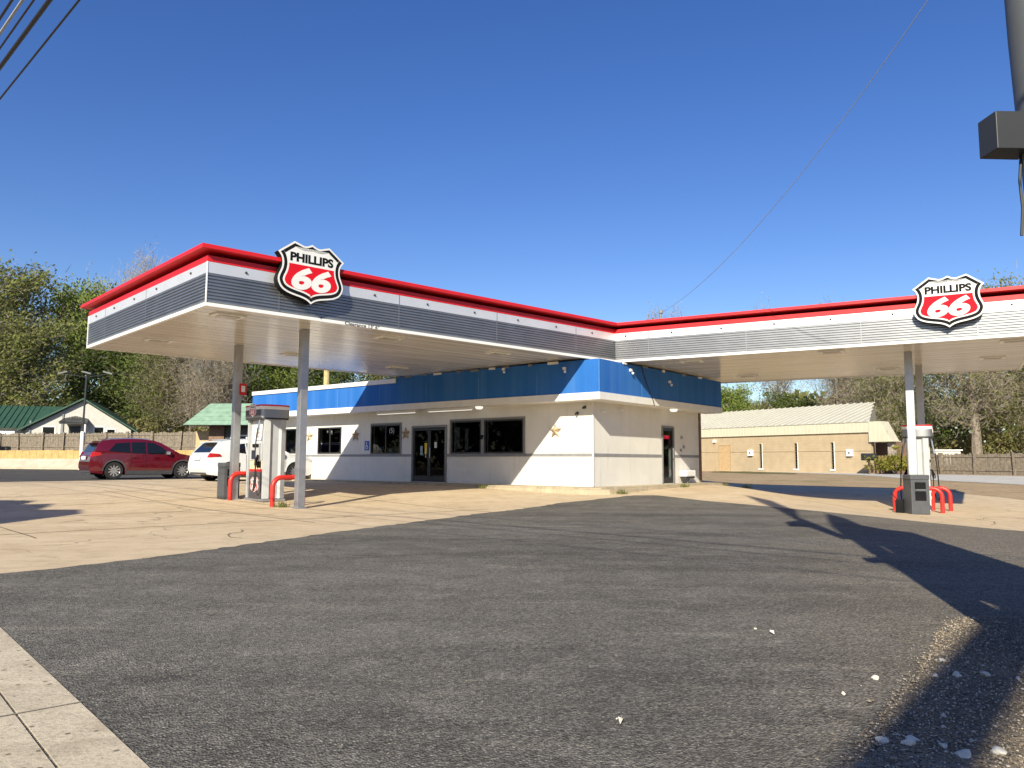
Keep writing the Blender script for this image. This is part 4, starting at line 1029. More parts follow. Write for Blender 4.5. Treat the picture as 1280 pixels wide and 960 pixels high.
# white house with green roof
hs=thing('house','white house with green metal roof and front gable behind the left fence','house',(-46.0,73.6,1.84),R(19))
gw=9.0; ez,rz_=2.15,4.95
def house_gable(t):
    b=MB(); prof=[(0,0),(gw,0),(gw,ez),(gw*.53,rz_),(0,ez)]
    b.add([(x,0,z) for x,z in prof]+[(x,9,z) for x,z in prof],[(0,1,2,3,4),(9,8,7,6,5)]+[(i,(i+1)%5,5+(i+1)%5,5+i) for i in range(5)]); b.build('gable_wall',M_house,t)
    for (x0,z0),(x1,z1) in (((-.6,ez-.25),(gw*.53,rz_+.06)),((gw*.53,rz_+.06),(gw+.6,ez-.25))):
        MB().add([(x0,-.5,z0),(x1,-.5,z1),(x1,9.3,z1),(x0,9.3,z0),(x0,-.5,z0+.16),(x1,-.5,z1+.16),(x1,9.3,z1+.16),(x0,9.3,z0+.16)],[(0,3,2,1),(4,5,6,7),(0,1,5,4),(1,2,6,5),(2,3,7,6),(3,0,4,7)]).build('roof',M_green,t)
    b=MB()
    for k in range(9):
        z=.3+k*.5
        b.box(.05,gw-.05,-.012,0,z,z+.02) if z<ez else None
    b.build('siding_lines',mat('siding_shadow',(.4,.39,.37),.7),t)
house_gable(hs)
def hwin(x0,x1,z0,z1,y=-.03):
    o=MB().box(x0,x1,y,0,z0,z1).build('window',M_trim,hs); MB().box(x0+.12,x1-.12,y-.02,y,z0+.12,z1-.12).build('pane',M_carglass,o)
hwin(1.3,2.5,1.5,2.45); hwin(5.7,6.7,1.6,2.5); hwin(6.8,7.7,1.6,2.3)
pch=MB(); pch.add([(2.9,-1.3,2.75),(5.4,-1.3,2.75),(5.2,0,3.2),(4.1,0,3.45),(3.1,0,3.2)],[(0,1,2,3,4)]); pch.box(3.0,5.3,-1.25,-1.15,2.6,2.75); pch.build('porch_roof',M_dark,hs)
b=MB(); b.tube([(3.1,-1.2,0),(3.1,-1.2,2.6)],.09,8); b.tube([(5.2,-1.2,0),(5.2,-1.2,2.6)],.09,8); b.build('porch_post',M_trim,hs)
MB().box(3.6,4.6,-.03,0,.4,2.45).build('door',M_dark,hs)
MB().box(-15,0,1.0,8,0,2.4).build('wing_wall',M_house,hs)
MB().add([(-15.5,.3,2.2),(.5,.3,2.2),(3.5,5,4.6),(-15.5,5,4.6),(-15.5,9,2.2),(3.5,9,2.2)],[(0,1,2,3),(3,2,5,4)]).build('wing_roof',M_green,hs)
b=MB()
for k in range(32): b.add([(-15.4+k*.5,.25,2.21),(-15.34+k*.5,.25,2.21),(-15.34+k*.5,5,4.62),(-15.4+k*.5,5,4.62),(-15.37+k*.5,.25,2.27),(-15.37+k*.5,5,4.68)],[(0,1,4),(0,4,5,3),(1,2,5,4)])
b.build('roof_seams',mat('green_seam',(.03,.12,.075),.5),hs)
for x0 in (-13.5,-7.5,-2.6): hwin(x0,x0+1.7,.8,1.9,.97)
b=MB(); b.box(0.3,.42,-.1,-.02,0,2.9); b.box(3.0,3.14,-.1,-.02,0,3.6); b.build('service_pipe',M_greyframe,hs)
# tiny shed peak right of the house
sh=thing('shed','small white shed peak right of the gabled house','shed',(-35.4,78,1.84),0)
MB().add([(0,0,0),(1.5,0,0),(1.5,0,1.9),(.75,0,2.5),(0,0,1.9),(0,2,0),(1.5,2,0),(1.5,2,1.9),(.75,2,2.5),(0,2,1.9)],[(0,1,2,3,4),(9,8,7,6,5)]+[(i,(i+1)%5,5+(i+1)%5,5+i) for i in range(5)]).build('wall',M_house,sh)
MB().add([(-.1,-.1,1.85),(.75,-.1,2.56),(.75,2.1,2.56),(-.1,2.1,1.85),(1.6,-.1,1.85),(1.6,2.1,1.85)],[(0,1,2,3),(1,4,5,2)]).build('roof',M_greyframe,sh)
# shop with faded green mansard
gs=thing('shop','brown brick shop with faded green shingle mansard left of the store','shop',(-19.8,51.3,.3),R(-4))
MB().box(0,16,0,9,0,3.2).build('wall',M_dark,gs)
b=MB(); b.box(.0,.9,-.12,.0,0,3.15); b.box(-.12,0,-.12,4,0,3.15); b.build('brick_pier',M_brick,gs)
MB().box(-1.2,-.1,.3,.6,0,2.7).build('buff_pier',mat('buff_brick',(.50,.36,.2),.85,.2,10),gs)
nrow=5
for k in range(nrow):
    z0=3.05+k*.29; y0=-1.35+k*.27; ins=k*.22; 
    MB().add([(-1.3+ins,y0,z0),(17,y0,z0),(17,y0+.32,z0+.31),(-1.3+ins+.24,y0+.32,z0+.31),(-1.3+ins,y0+.06,z0-.03),(17,y0+.06,z0-.03),(-1.3+ins,9,z0),(-1.06+ins,9,z0+.31)],[(0,1,2,3),(0,4,5,1),(0,3,7,6)]).build('shingle_course',M_mint,gs)
MB().add([(-1.3,-1.3,3.04),(17,-1.3,3.04),(17,9,3.04),(-1.3,9,3.04)],[(0,3,2,1)]).build('eave_soffit',M_greyframe,gs)
MB().box(0,17,.1,9,3.2,4.48).build('roof',M_roofdeck,gs)
for x0 in (1.3,2.5,4.6,5.8,7.4):
    o=MB().box(x0,x0+1.15,-.04,0,.25,2.45).build('window',M_trim,gs); MB().box(x0+.1,x0+1.05,-.06,-.04,.35,2.35).build('pane',M_carglass,o)
# utility pole behind the store
up_=thing('utility_pole','plain yellowish wooden utility pole rising behind the store parapet','utility pole',(-14.4,60,.3),0)
MB().tube([(0,0,0),(0,0,7.75)],[.26,.22],10).build('shaft',M_polewood,up_); MB().box(-.25,.25,-.05,.05,6.9,7.0).build('bracket',M_dark,up_)

# ------------------------------------------------------------------ right background
tb=thing('tan_building','long tan block building with cream metal roof behind the dry lawn','building',(25.8,56.0,.28),math.atan2(.844,-.536))
# local x along the wall to the back left, local y: -y is ... depth = right-back
DY=-1
def tbox(x0,x1,d0,d1,z0,z1): return (x0,x1,min(d0*DY,d1*DY),max(d0*DY,d1*DY),z0,z1)
wm=MB(); ops=[(3.0,3.28,.3,2.3),(6.25,6.55,.3,2.3),(9.7,10.0,.3,2.3)]
xs_=sorted({0,26,*[o[0] for o in ops],*[o[1] for o in ops]})
for a,b2 in zip(xs_,xs_[1:]):
    c=[o for o in ops if o[0]<=a+1e-6 and o[1]>=b2-1e-6]
    if c: wm.box(*tbox(a,b2,0,.3,0,c[0][2])); wm.box(*tbox(a,b2,0,.3,c[0][3],3.0))
    else: wm.box(*tbox(a,b2,0,.3,0,3.0))
wm.add([(0,-.3,0),(.3,-.3,0),(7.4,-12,0),(7.1,-12,0),(0,-.3,3.0),(.3,-.3,3.0),(7.4,-12,3.0),(7.1,-12,3.0)],[(0,1,2,3),(4,5,6,7),(0,1,5,4),(1,2,6,5),(2,3,7,6),(3,0,4,7)])
wm.build('wall',M_tanb,tb)
mj=MB()
for k in range(1,14): mj.box(*tbox(0.01,26,-.004,0,k*.205,k*.205+.008))
mj.build('block_joints',mat('mortar',(.40,.28,.15),.9),tb)
for a,b2,c,d_ in ops:
    o=MB().box(*tbox(a+.03,b2-.03,.1,.14,c,d_)).build('slot_window',M_carglass,tb); MB().box(*tbox(a-.08,b2+.08,-.06,.05,c-.12,c)).build('sill',M_trim,o)
    MB().box(*tbox(a-.06,a,-.02,.02,c,d_+.05)).build('jamb',M_trim,o)
fm=MB().box(*tbox(-.5,26,-.15,.0,2.98,3.72)); fm.build('fascia',M_cream,tb)
fr=MB()
for k in range(80): fr.box(*tbox(-.45+k*.33,-.42+k*.33,-.175,-.15,2.98,3.72))
fr.build('fascia_rib',mat('fascia_rib_cream',(.60,.55,.42),.5),tb)  # ribs slightly lighter than the fascia sheet
rz0,rz1=3.72,5.62
ro=MB(); 
def rp(x,dd,z): return (x,dd*DY,z)
ro.add([rp(-.1,-.2,rz0),rp(26,-.2,rz0),rp(26,6,rz1),rp(3.5,6,rz1),rp(7.1,12.2,rz0),rp(26,12.2,rz0)],[(0,1,2,3),(3,2,5,4),(0,3,4)]); ro.build('roof',M_creamroof,tb)
rs=MB()
for k in range(42):
    x=.1+k*.62; q=min(1,(x+.1)/3.4); yy=-.2+6.2*q; zz=rz0+(rz1-rz0)*q; rs.add([rp(x,-.2,rz0+.005),rp(x+.07,-.2,rz0+.005),rp(x+.07,yy,zz+.005),rp(x,yy,zz+.005),rp(x+.035,-.2,rz0+.07),rp(x+.035,yy,zz+.07)],[(0,4,5,3),(4,1,2,5),(0,1,4)])
rs.build('roof_seam',mat('roof_seam_cream',(.50,.47,.38),.5),tb)  # seams slightly lighter than the roof sheet
# porch mansard at the near end
pm=MB(); pm.box(*tbox(-1.75,-.02,-.18,.9,2.28,2.34)); 
pm.add([rp(-1.75,-.2,2.28),rp(.0,-.2,2.28),rp(.0,-.2,3.74),rp(-.95,-.2,3.74),rp(-1.6,1.0,2.28),rp(-.8,1.0,3.74),rp(0,1.0,3.74)],[(0,1,2,3),(0,3,5,4),(3,2,6,5)]); pm.build('porch_fascia',M_cream,tb)
b=MB()
for k in range(5): b.box(*tbox(-1.5+k*.33,-1.47+k*.33,-.22,-.2,2.3,3.0+min(.7,.2+k*.2)))
b.build('porch_rib',mat('fascia_rib_cream',(.60,.55,.42)),tb)
MB().box(*tbox(-.7,.9,2.0,3.4,0,2.28)).build('porch_wall',M_brick,tb); MB().box(*tbox(-1.5,-1.1,0.3,.7,0,2.28)).build('porch_pier',mat('stone_pier',(.33,.28,.23),.9,.4,12),tb)
for x,z in ((10.82,1.58),(1.64,1.52)):
    o=MB().box(*tbox(x-.22,x+.22,-.2,-.0,z-.25,z+.25)).build('wall_unit',M_white,tb); MB().box(*tbox(x-.08,x+.08,-.21,-.2,z-.1,z+.08)).build('grille',M_greyframe,o)
o=MB().box(*tbox(13.1,14.3,-.03,0,.02,2.2)).build('door',mat('tan_door',(.46,.32,.17),.7),tb)
b=MB(); b.box(*tbox(13.03,13.1,-.05,0,0,2.27)); b.box(*tbox(14.3,14.37,-.05,0,0,2.27)); b.box(*tbox(13.1,14.3,-.05,0,2.2,2.27)); b.build('door_frame',mat('tan_frame',(.38,.26,.14),.7),o)
MB().box(*tbox(14.65,14.9,-.18,0,2.5,2.75)).build('wall_lamp',M_white,tb)
b=MB(); b.tube([rp(14.78,-.03,.0),rp(14.78,-.03,2.5)],.025,6); b.tube([rp(0,-.03,1.65),rp(26,-.03,1.65)],.012,5); b.build('conduit',mat('tan_frame',(.38,.26,.14)),tb)
mb_=thing('mailbox','dark metal mailbox on a brown post at the tan building corner','mailbox',(25.0,54.6,.28),.3)
MB().box(-.5,.5,-.25,.25,.95,1.45).build('box',M_dark,mb_,bevel=.06); MB().box(-.06,.06,-.06,.06,0,.95).build('post',M_brick,mb_)
gg=thing('garden_gate','low reddish brown slatted gate beside the tan building','gate',(25.9,55.1,.28),-.2)
for k in range(5): MB().box(k*.2,k*.2+.14,0,.04,0,1.3).build('slat',M_brick,gg)
fence('plank_fence',(29.6,58.5),(37.5,41.5),.25,1.5,'grey weathered picket fence on the right before the trees',8,2.6,.02)
# pale bits behind the fence: parked trailer roof
tr=thing('trailer','low white trailer roof seen over the right fence','trailer',(33.6,62,.3),-.3)
MB().box(0,1.9,0,1.6,.6,1.75).build('body',M_house,tr,bevel=.1); MB().box(-.1,2.0,-.1,1.7,1.75,1.83).build('roof',M_white,tr)
for x in (.5,1.4): MB().lathe([(0,-.1),(.34,-.1),(.34,.1),(0,.1)],16,0,Matrix.Translation((x,-.05,.34)),'y').build('wheel',M_rubber,tr)

# ------------------------------------------------------------------ trees
def branchy(r, H, spread, nb, trunk_r, low=.25, up_=.55):
    """trunk + limbs, returns mesh builder and twig tips"""
    b=MB(); tips=[]
    lean=(r.uniform(-.04,.04)*H,r.uniform(-.04,.04)*H)
    tp=[Vector((lean[0]*t*t+r.uniform(-.02,.02)*H*t,lean[1]*t*t,H*.92*t)) for t in [i/7 for i in range(8)]]
    b.tube(tp,[trunk_r*(1-.85*i/7) for i in range(8)],7)
    def at(t): f=t*7; i=min(6,int(f)); return tp[i].lerp(tp[i+1],f-i)
    for k in range(nb):
        t=low+(0.97-low)*((k+r.random())/nb); p=at(t); a=k*2.4+r.uniform(-.5,.5); ln=spread*(1.05-.55*abs(t-.45)*1.4)*r.uniform(.65,1.1)
        q=p; d_=Vector((math.cos(a),math.sin(a),up_*r.uniform(.5,1.3))).normalized(); pts=[p]
        for i in range(4):
            d_=(d_+Vector((r.uniform(-.25,.25),r.uniform(-.25,.25),r.uniform(-.05,.2)))).normalized(); q=q+d_*ln/4; pts.append(q)
        br=trunk_r*.38*(1-t*.6); b.tube(pts,[br,br*.75,br*.55,br*.35,br*.15],5)
        for i in (1,2,3,4):
            for j in range(3):
                s_=pts[i]; dd=(d_+Vector((r.uniform(-1,1),r.uniform(-1,1),r.uniform(-.3,.9)))).normalized(); l2=ln*r.uniform(.2,.42)
                m_=s_+dd*l2*.5+Vector((0,0,r.uniform(-.1,.15)*l2)); e_=s_+dd*l2
                b.tube([s_,m_,e_],[br*.3,br*.2,br*.07],4); tips+= [m_,e_]
        tips.append(pts[-1])
    tips.append(tp[-1]); return b,tips
def leafy(r, tips, n, size, clump):
    b=MB(); 
    for k in range(n):
        c=r.choice(tips); p=c+Vector((r.gauss(0,1),r.gauss(0,1),r.gauss(0,.75)))*clump
        if p.z<.3: p.z=.3+r.random()
        a=Vector((r.uniform(-1,1),r.uniform(-1,1),r.uniform(-1,1))).normalized(); u_=a.orthogonal().normalized(); v_=a.cross(u_); s=size*r.uniform(.5,1.3)
        b.add([p-u_*s,p+v_*s*.45,p+u_*s,p-v_*s*.45],[(0,1,2,3)])
    return b
def twigs(r, tips, n, ln):
    b=MB()
    for k in range(n):
        c=r.choice(tips); p=c+Vector((r.gauss(0,1),r.gauss(0,1),r.gauss(0,.8)))*.7
        d_=Vector((r.uniform(-1,1),r.uniform(-1,1),r.uniform(-.2,1.2))).normalized(); l_=ln*r.uniform(.5,1.2); s_=d_.orthogonal().normalized()*.018
        e_=p+d_*l_; b.add([p-s_,p+s_,e_],[(0,1,2)])
        b.add([p+d_*l_*.4-s_,p+d_*l_*.4+s_,p+d_*l_*.4+(d_+Vector((r.uniform(-.8,.8),r.uniform(-.8,.8),r.uniform(-.4,.8))))*l_*.4],[(0,1,2)])
    return b
_proto={}
def proto(kind):
    if kind in _proto: return _proto[kind]
    r=random.Random(hash(kind)%1000 if False else sum(map(ord,kind)))
    # all built 12 m tall
    P=dict(
      leafy =dict(H=12,sp=4.2,nb=20,tr=.30,low=.28,n=14500,ls=.15,cl=.6,m=L_green,tw=1200),
      leafy2=dict(H=12,sp=3.6,nb=22,tr=.28,low=.2,n=13000,ls=.145,cl=.6,m=L_olive,tw=1800),
      dark  =dict(H=12,sp=3.8,nb=24,tr=.30,low=.12,n=17000,ls=.16,cl=.62,m=L_dark,tw=600),
      dark2 =dict(H=12,sp=4.4,nb=22,tr=.32,low=.18,n=14500,ls=.165,cl=.66,m=L_dark,tw=600),
      bare  =dict(H=12,sp=3.8,nb=26,tr=.26,low=.2,n=3000,ls=.10,cl=.6,m=L_brown,tw=7000),
      bare2 =dict(H=12,sp=4.4,nb=26,tr=.28,low=.16,n=8000,ls=.11,cl=.7,m=L_brown,tw=7000),
      trunky=dict(H=12,sp=4.4,nb=22,tr=.46,low=.30,n=8000,ls=.11,cl=.85,m=L_olive,tw=6000),
      budding=dict(H=12,sp=4.6,nb=26,tr=.30,low=.14,n=12500,ls=.12,cl=.75,m=L_olive,tw=6000))[kind]
    b,tips=branchy(r,P['H'],P['sp'],P['nb'],P['tr'],P['low'])
    t=bpy.data.objects.new('tree',None); COL.objects.link(t)
    b.build('trunk',M_bark,t)
    cb=leafy(r,tips,P['n'],P['ls'],P['cl']); tb_=twigs(r,tips,P['tw'],.9)
    cb.add(tb_.v,tb_.f,1); cb.build('crown',[P['m'],M_twig],t)
    _proto[kind]=[t,False]; return _proto[kind]
M_twig=mat('twig_bark',(.25,.21,.165),.95,.3,3)
def tree(kind,x,y,z,h,wd,rot,label,name='broadleaf_tree'):
    pr=proto(kind)
    if not pr[1]: t=pr[0]; pr[1]=True
    else: t=copy_tree(pr[0])
    t.name=name; t.location=(x,y,z-.05); t.rotation_euler=(0,0,rot); s=h/13.3; t.scale=(s*wd,s*wd,s)
    tag(t,label,'tree','trees behind the lot'); return t
Tz=1.8
TL=[('leafy2',-60,92,24.5,.95,.3,'tallest green-topped tree at the left edge of the photo'),
('budding',-65,86,20,1.0,1.1,'brownish budding tree at the far left in front of the tallest'),
('leafy',-54.2,97,23.0,.75,2.0,'bright green tree crown just left of the canopy end'),
('leafy2',-52.5,83,16,1.1,.7,'olive twiggy tree over the green house roof'),
('dark2',-46.5,92,16.0,1.1,.2,'dark evergreen behind the house gable'),
('bare',-48.5,103,27,.55,1.9,'tall thin budding tree peeking over the left canopy fascia'),
('dark',-40.5,88,14.0,1.2,2.5,'dense dark green tree right of the house gable'),
('budding',-34.8,78,12.0,1.0,4.0,'budding vine-covered tree right of the white shed'),
('bare',-31.0,75,12.5,.8,.9,'bare pale-trunked tree over the green shingle shop'),
('bare',-27.0,71,10.5,1.0,2.9,'twiggy bare tree just left of the rear left post'),
('dark2',-29.5,86,13.5,1.1,5.0,'dark tree between the two left posts'),
('leafy',-25.5,88,12.5,1.0,1.3,'light green tree above the left pump'),
('dark',-20.5,84,13.0,1.1,3.3,'dark evergreen behind the yellow pole'),
('leafy2',-14.5,86,12.0,1.1,.1,'olive tree right of the yellow pole'),
('budding',-7.5,88,12.5,1.0,3.8,'budding tree behind the store roof'),
('dark',-69,75,12.5,1.0,.4,'dark tree at the far left beyond the house wing'),
('budding',-58,73.5,10.5,1.0,2.4,'budding brown tree beside the house wing')]
for k,x,y,h,wd_,ro_,lab in TL: tree(k,x,y,Tz if y>60 else .3,h,wd_,ro_,lab)
TR=[('leafy',25.2,90,10.2,1.15,.5,'bright green tree next to the blue parapet end'),
('leafy2',31.0,99,9.6,1.3,1.9,'low green tree left of the open sky gap'),
('dark2',35.0,96,9.6,1.3,2.7,'dark tree above the middle of the tan roof'),
('bare',35.8,85,18.6,.55,.9,'tall bare tree with pale trunks over the tan roof'),
('bare',38.6,87,16.0,.6,2.2,'second bare tree right of the tall pale trunks'),
('dark',41.5,90,12.5,1.2,4.1,'dark green tree over the right end of the tan roof'),
('dark2',41.8,82,12.5,1.1,.3,'dark tree directly behind the right posts'),
('trunky',37.6,63,13.5,1.0,1.4,'brownish budding tree with thick trunk behind the right fence'),
('budding',44.8,66,12.5,1.0,3.0,'yellowish budding tree at the right edge behind the fence'),
('leafy2',50.0,80,21.5,.7,2.0,'tall tree peeking above the right shield sign'),
('leafy',44.5,61,8.0,1.2,3.6,'low green tree at the far right edge'),
('budding',34.5,71,10.5,1.0,5.2,'budding tree just right of the pump over the fence'),
('bare',38.0,110,23.5,.5,.2,'bare treetop showing above the middle of the right canopy wing'),
('bare2',21.2,110,22.6,.5,1.0,'bare treetop showing near the inner canopy corner'),
('bare2',51,72,14.0,1.1,.6,'bare tree beyond the right edge of the photo')]
for k,x,y,h,wd_,ro_,lab in TR: tree(k,x,y,.25,h,wd_,ro_,lab)
# bush
r=random.Random(4); tips=[Vector((r.gauss(0,.75),r.gauss(0,.5),abs(r.gauss(.6,.35)))) for k in range(60)]
bu=thing('bush','yellow-green rounded bush beside the tan building porch','bush',(26.2,53.4,.26),0)
leafy(r,tips,2600,.11,.16).build('foliage',L_yell,bu)
b=MB()
for k in range(9): b.tube([(0,0,0),(r.uniform(-.6,.6),r.uniform(-.4,.4),.9)],[.03,.01],5)
b.build('stems',M_bark,bu)
# underbrush and far wood
def wood(name, pts, n, z0, hmin, hmax, size, m, depth, seed):
    r=random.Random(seed); b=MB(); L_=[(Vector(pts[i]),Vector(pts[i+1])) for i in range(len(pts)-1)]
    tot=sum((q-p).length for p,q in L_)
    for p,q in L_:
        k=int(n*(q-p).length/tot)
        for i in range(k):
            t=r.random(); c=p.lerp(q,t); hh=hmin+(hmax-hmin)*(.5+.5*math.sin(c.x*.55+seed)*math.sin(c.x*.23+1+seed)); z=z0+hh*r.random()**.8
            P_=Vector((c.x+r.gauss(0,1),c.y+r.uniform(0,depth),z)); a=Vector((r.uniform(-1,1),r.uniform(-1,1),r.uniform(-1,1))).normalized(); u_=a.orthogonal().normalized(); v_=a.cross(u_); s=size*r.uniform(.5,1.4)
            b.add([P_-u_*s,P_+v_*s*.5,P_+u_*s,P_-v_*s*.5],[(0,1,2,3)])
    o=b.build(name,m); o['kind']='stuff'; return o
wood('far_wood',[(-95,108),(-40,112),(5,112)],26000,1.5,6,13,.55,L_dark,7,1)
wood('far_wood_right',[(30,104),(46,98),(75,84)],14000,.3,7,11,.5,L_olive,7,2)
wood('underbrush',[(-44,82),(-34,77),(-22,68),(-14,66)],9000,1.6,1.6,4.0,.22,L_brown,5,3)
wood('underbrush_right',[(31,68),(42,66),(52,60)],9000,.3,1.5,3.6,.16,L_brown,4,4)
wood('woods_across_street',[(-110,-40),(-40,-62),(40,-66),(110,-40)],15000,0,6,12,.9,L_dark,8,9)
wood('woods_west',[(-105,-35),(-115,30),(-100,100)],9000,0,8,13,.9,L_dark,8,11)
wood('woods_east',[(105,-35),(112,30),(90,84)],9000,0,8,13,.9,L_dark,8,12)
wood('far_undergrowth',[(-66,84),(-50,88),(-36,86)],6000,1.6,2.5,5,.3,L_dark,5,6)

# ------------------------------------------------------------------ power lines and the service drop
e_=Vector((math.sin(R(-45.7)),math.cos(R(-45.7)))); n_=Vector((e_.y,-e_.x))
WI=[(.4877,5.35,.016,M_cable,'black power line nearest the frame, lowest of the bundle at top left'),(.4426,4.95,.03,M_cable,'thickest black cable of the bundle at top left'),(.4185,5.6,.016,M_cable,'thin black line above the thick cable at top left'),(.4015,4.7,.018,M_greycable,'pale grey twisted line in the bundle at top left'),(.3853,4.2,.014,M_cable,'outermost thin black line in the top left corner')]
for c,H,r_,m,lab in WI:
    o_=n_*c*(H-CAM_H); pts=[]
    for k in range(-20,36):
        s=k*2.5; q_=o_+e_*s; pts.append((q_.x,q_.y,H+ .00004*s*s*0))
    o=MB().tube(pts,r_*.62,6).build('power_line',m); tag(o,lab,'power line','power lines at top left')
pts=[]
for k in range(41):
    t=k/40*2.0; x=5.24+1.52*t; y=27-15*t; z=6.31+(8.6-6.31)*t-.65*4*(t*(1-t)) if t<=1 else 8.6+(t-1)*4.7
    pts.append((x,y,z))
sdp=tag(MB().tube(pts,.007,5).build('service_cable',M_greycable),'thin grey service cable sagging across the blue sky','cable')
ms=thing('service_mast','thin metal service mast on the store roof behind the canopy','mast',(5.24,27,3.9),0)
MB().tube([(0,0,0),(0,0,2.45)],.04,8).build('pipe',M_greyframe,ms); MB().lathe([(0,2.55),(.07,2.5),(.08,2.4),(0,2.4)],10).build('cap',M_greyframe,ms)

# ------------------------------------------------------------------ roadside pole sign at the right edge
ps=thing('shadow_casting_sign','dark grey tapered sign pole with a small box at the right edge','pole sign',(2.83,4.0,0),R(-16.5))
MB().tube([(.08,0,-.1),(.05,0,2.3),(.0,0,3.4),(-.05,0,5.6)],[.15,.14,.13,.12],20).build('pole',mat('pole_grey',(.085,.09,.095),.5,.15,3),ps,smooth=True)
bx=MB(); bx.prism([(-.302,.0),(-.255,-.145),(-.05,-.08),(-.10,.07)],2.74,2.945); bx.build('ballast_box',mat('charcoal_box',(.028,.029,.031),.5,.1,4),ps,bevel=.004)
MB().tube([(-.105,0,2.74),(-.118,.0,2.6),(-.112,0,2.45),(-.125,0,2.3)],.008,5).build('loose_cable',M_cable,ps)
cab=[(.0,1.62),(.25,.96),(.9,.6),(1.1,2.5),(1.05,4.0),(.95,5.02),(.6,5.33),(.38,5.72),(.32,6.74),(.1,7.6),(-.11,6.0),(-.14,4.6),(.0,3.75)]
MB().prism([(x+.14*(z<4),z) for x,z in cab],-.06,.06,0,Matrix.Rotation(R(90),4,'X')).build('sign_shadow_panel',M_dark,ps)  # unseen panel added beside the pole, outlined to cast its ground shadow
stp=[(-.1,4.3),(-.24,4.2),(-.54,5.36),(-.84,5.41),(-.88,5.93),(-.62,6.2),(-.85,8.14),(-1.57,10.62),(-.88,9.69),(-.45,8.06),(-.53,6.7)]
MB().prism(stp,-.04,.04,0,Matrix.Rotation(R(90),4,'X')).build('sign_shadow_strip',M_dark,ps)  # unseen strip added above it, shaped only for the shadow tip
# added unseen board beyond the left edge, shaped for a shadow on the forecourt
p2=thing('shadow_casting_sign','added unseen board on a pole beyond the left edge, casting the forecourt shadow','pole sign',(-12.5,4.0,0),R(-16.5))
brd=[(-5.6,8.5),(-4.0,8.6),(-3.4,8.05),(-2.9,8.3),(-1.66,7.4),(-.9,7.6),(.2,7.0),(.96,5.66),(-.2,5.6),(-5.6,6.6)]
MB().prism(brd,-.08,.08,0,Matrix.Rotation(R(90),4,'X')).build('board',M_dark,p2); MB().tube([(-5.2,0,0),(-5.2,0,7)],.15,10).build('pole',M_greyframe,p2)
# added unseen mast behind the camera, placed to throw a soft bar of shade
sp=thing('shade_mast','added unseen mast with a long arm behind the camera that shades the gravel','shadow caster',(6.6,1.8,0),0)
MB().tube([(0,0,0),(0,0,7.2)],[.17,.13],12).build('pole',M_greyframe,sp)
MB().tube([(0,0,7.0),(-10.6,-13.3,7.1)],[.205,.18],10).build('arm',M_greyframe,sp)

# ------------------------------------------------------------------ stones, leaves and gravel
def rock(r, s, flat=.55):
    bm=bmesh.new(); bmesh.ops.create_icosphere(bm,subdivisions=2,radius=1)
    for q_ in range(7):
        d_=Vector((r.uniform(-1,1),r.uniform(-1,1),r.uniform(-.6,1))).normalized(); h_=r.uniform(.5,.8)
        for v in bm.verts:
            e_=v.co.dot(d_)-h_
            if e_>0: v.co-=d_*e_
    k1,k2=r.uniform(0,9),r.uniform(0,9)
    for v in bm.verts:
        f=1+.16*math.sin(v.co.x*3+k1)+.18*math.sin(v.co.y*4+k2)+.08*r.uniform(-1,1); v.co=Vector((v.co.x*f*s,v.co.y*f*s*r.uniform(.68,.76),v.co.z*f*s*flat))
    me=bpy.data.meshes.new('stone'); bm.to_mesh(me); bm.free(); me.materials.append(M_stone)
    return me
ST=[(1.57,3.79,.021,'small white stone on the asphalt left of the gravel'),(1.845,4.06,.035,'white oblong stone at the left edge of the gravel'),(2.37,4.40,.038,'pale stone in the sun at the top of the gravel'),(2.29,4.11,.048,'broad flat stone in shade, left of its equal twin'),(2.44,4.11,.05,'broad flat stone in shade, right of its twin'),(2.17,4.10,.03,'small stone left of the flat twin stones in shade'),(1.45,3.16,.042,'flat oblong stone in shade near the bottom of the photo'),(1.54,3.13,.04,'round stone in shade, lower left of a close pair'),(1.59,3.19,.036,'round stone in shade, upper right of a close pair'),(1.665,3.12,.03,'small shaded stone right of the close pair'),(1.69,3.02,.05,'big sunlit white stone at the bottom edge'),(1.84,3.05,.05,'sunlit stone right of the big white one at the bottom'),(1.86,3.46,.028,'small grey stone in the middle of the shade band'),(2.56,4.05,.03,'stone at the right edge of the shaded gravel'),(2.62,3.86,.04,'sunlit stone by the grass at the right edge'),(1.6,5.22,.018,'tiny white stone on the asphalt far from the gravel'),(.45,3.42,.012,'tiny pale chip on the asphalt bottom middle')]
r=random.Random(21)
for x,y,s,lab in ST:
    o=bpy.data.objects.new('stone',rock(r,s*.72)); COL.objects.link(o); o.location=(x,y,.009+s*.12); o.rotation_euler=(0,0,r.uniform(0,6)); tag(o,lab,'stone','pale stones on and beside the gravel')
gb=MB(); 
octf=[(0,2,4),(2,1,4),(1,3,4),(3,0,4),(2,0,5),(1,2,5),(3,1,5),(0,3,5)]
poly_g=[(1.0,2.4),(1.22,2.92),(1.53,3.35),(1.85,3.79),(2.26,4.38),(2.75,5.1),(3.15,5.62)]
def left_edge(y):
    for (x0,y0),(x1,y1) in zip(poly_g,poly_g[1:]):
        if y0<=y<=y1: return x0+(x1-x0)*(y-y0)/(y1-y0)
    return 9
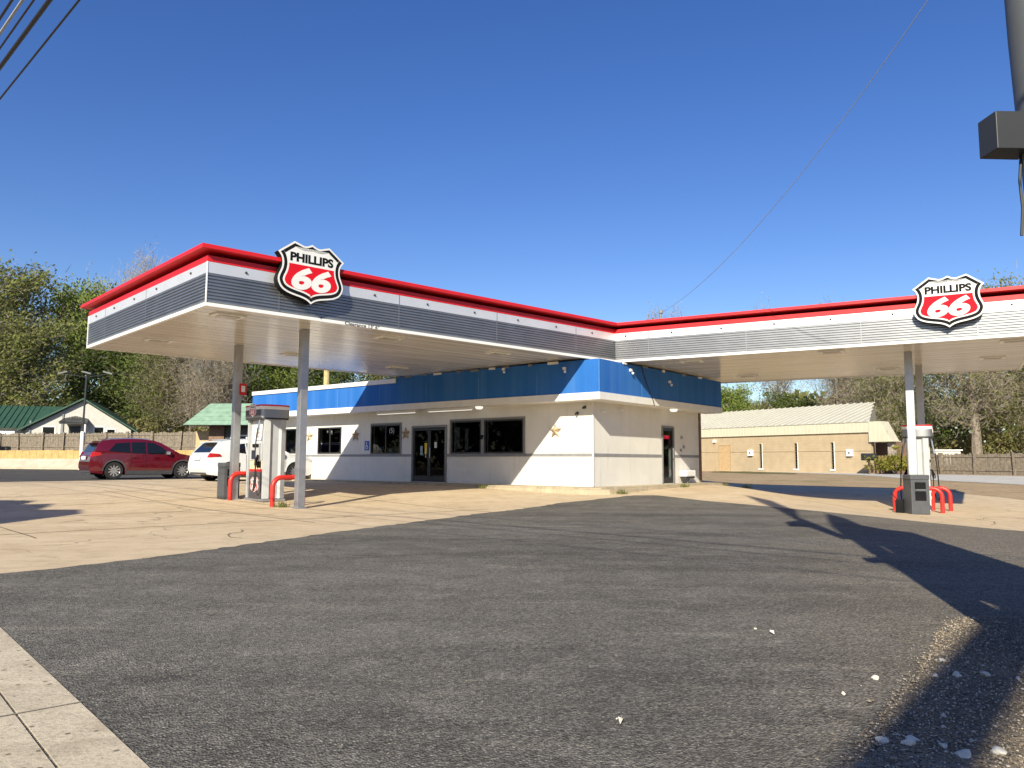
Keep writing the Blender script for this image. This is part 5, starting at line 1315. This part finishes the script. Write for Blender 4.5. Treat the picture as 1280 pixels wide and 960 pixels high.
for k in range(15000):
    y=r.uniform(2.5,5.7); e0=left_edge(y); x=e0+abs(r.gauss(0,.75))-.06*r.random()-(.25*r.random()**3 if r.random()<.12 else 0)
    s=r.uniform(.0025,.0065)*(1.9 if r.random()<.05 else 1); a=r.uniform(0,3)
    ca,sa=math.cos(a)*s,math.sin(a)*s
    vs=[(x+ca*1.2,y+sa*1.2,.011+s*.3),(x-ca*1.2,y-sa*1.2,.011+s*.3),(x-sa,y+ca,.011+s*.3),(x+sa,y-ca,.011+s*.3),(x,y,.011+s),(x,y,.008)]
    gb.add(vs,octf,0 if r.random()<.6 else (1 if r.random()<.6 else 2))
o=gb.build('gravel',[mat('gravel_tan',(.24,.19,.135),.9,.3,40),mat('gravel_grey',(.12,.105,.088),.9,.3,40),mat('gravel_pale',(.46,.40,.32),.9,.2,40)]); o['kind']='stuff'
cb=MB()
for k in range(450):
    y=3+abs(r.gauss(0,4.5)); x=r.uniform(-.62,.62)*y
    if y>16 or x<-(y*.2+1.0) and y<7.5: continue
    s=r.uniform(.002,.005); a=r.uniform(0,3); ca,sa=math.cos(a)*s,math.sin(a)*s
    cb.add([(x+ca*1.3,y+sa*1.3,.006+s*.3),(x-ca*1.3,y-sa*1.3,.006+s*.3),(x-sa,y+ca,.006+s*.3),(x+sa,y-ca,.006+s*.3),(x,y,.006+s),(x,y,.004)],octf)
o=cb.build('loose_chips',mat('chip_pale',(.26,.235,.2),.9,.3,40)); o['kind']='stuff'
tuft(2.72,3.95,.01,.28,'small green grass tuft on the gravel at the right edge',L_green)['group']='weeds in the gravel'
# fallen leaves and a scrap
def scrap(x,y,s,label,m,cat='scrap'):
    b=MB(); b.add([(-s,0,.004),(-s*.2,-s*.35,.02),(s,-.1*s,.006),(s*.1,s*.35,.025)],[(0,1,2,3)]); b.add([(-s*.9,.05*s,.012),(-s*.1,-s*.25,.03),(s*.8,.0,.016)],[(0,1,2)])
    o=b.build('litter_scrap',m); o.location=(x,y,.006); o.rotation_euler=(0,0,x*3); tag(o,label,cat,'scraps on the asphalt')
scrap(1.66,5.08,.035,'crumpled white paper scrap on the asphalt right of centre',M_paper)
scrap(.46,3.38,.03,'curled pale leaf on the asphalt at the bottom middle',M_stone,'leaf')
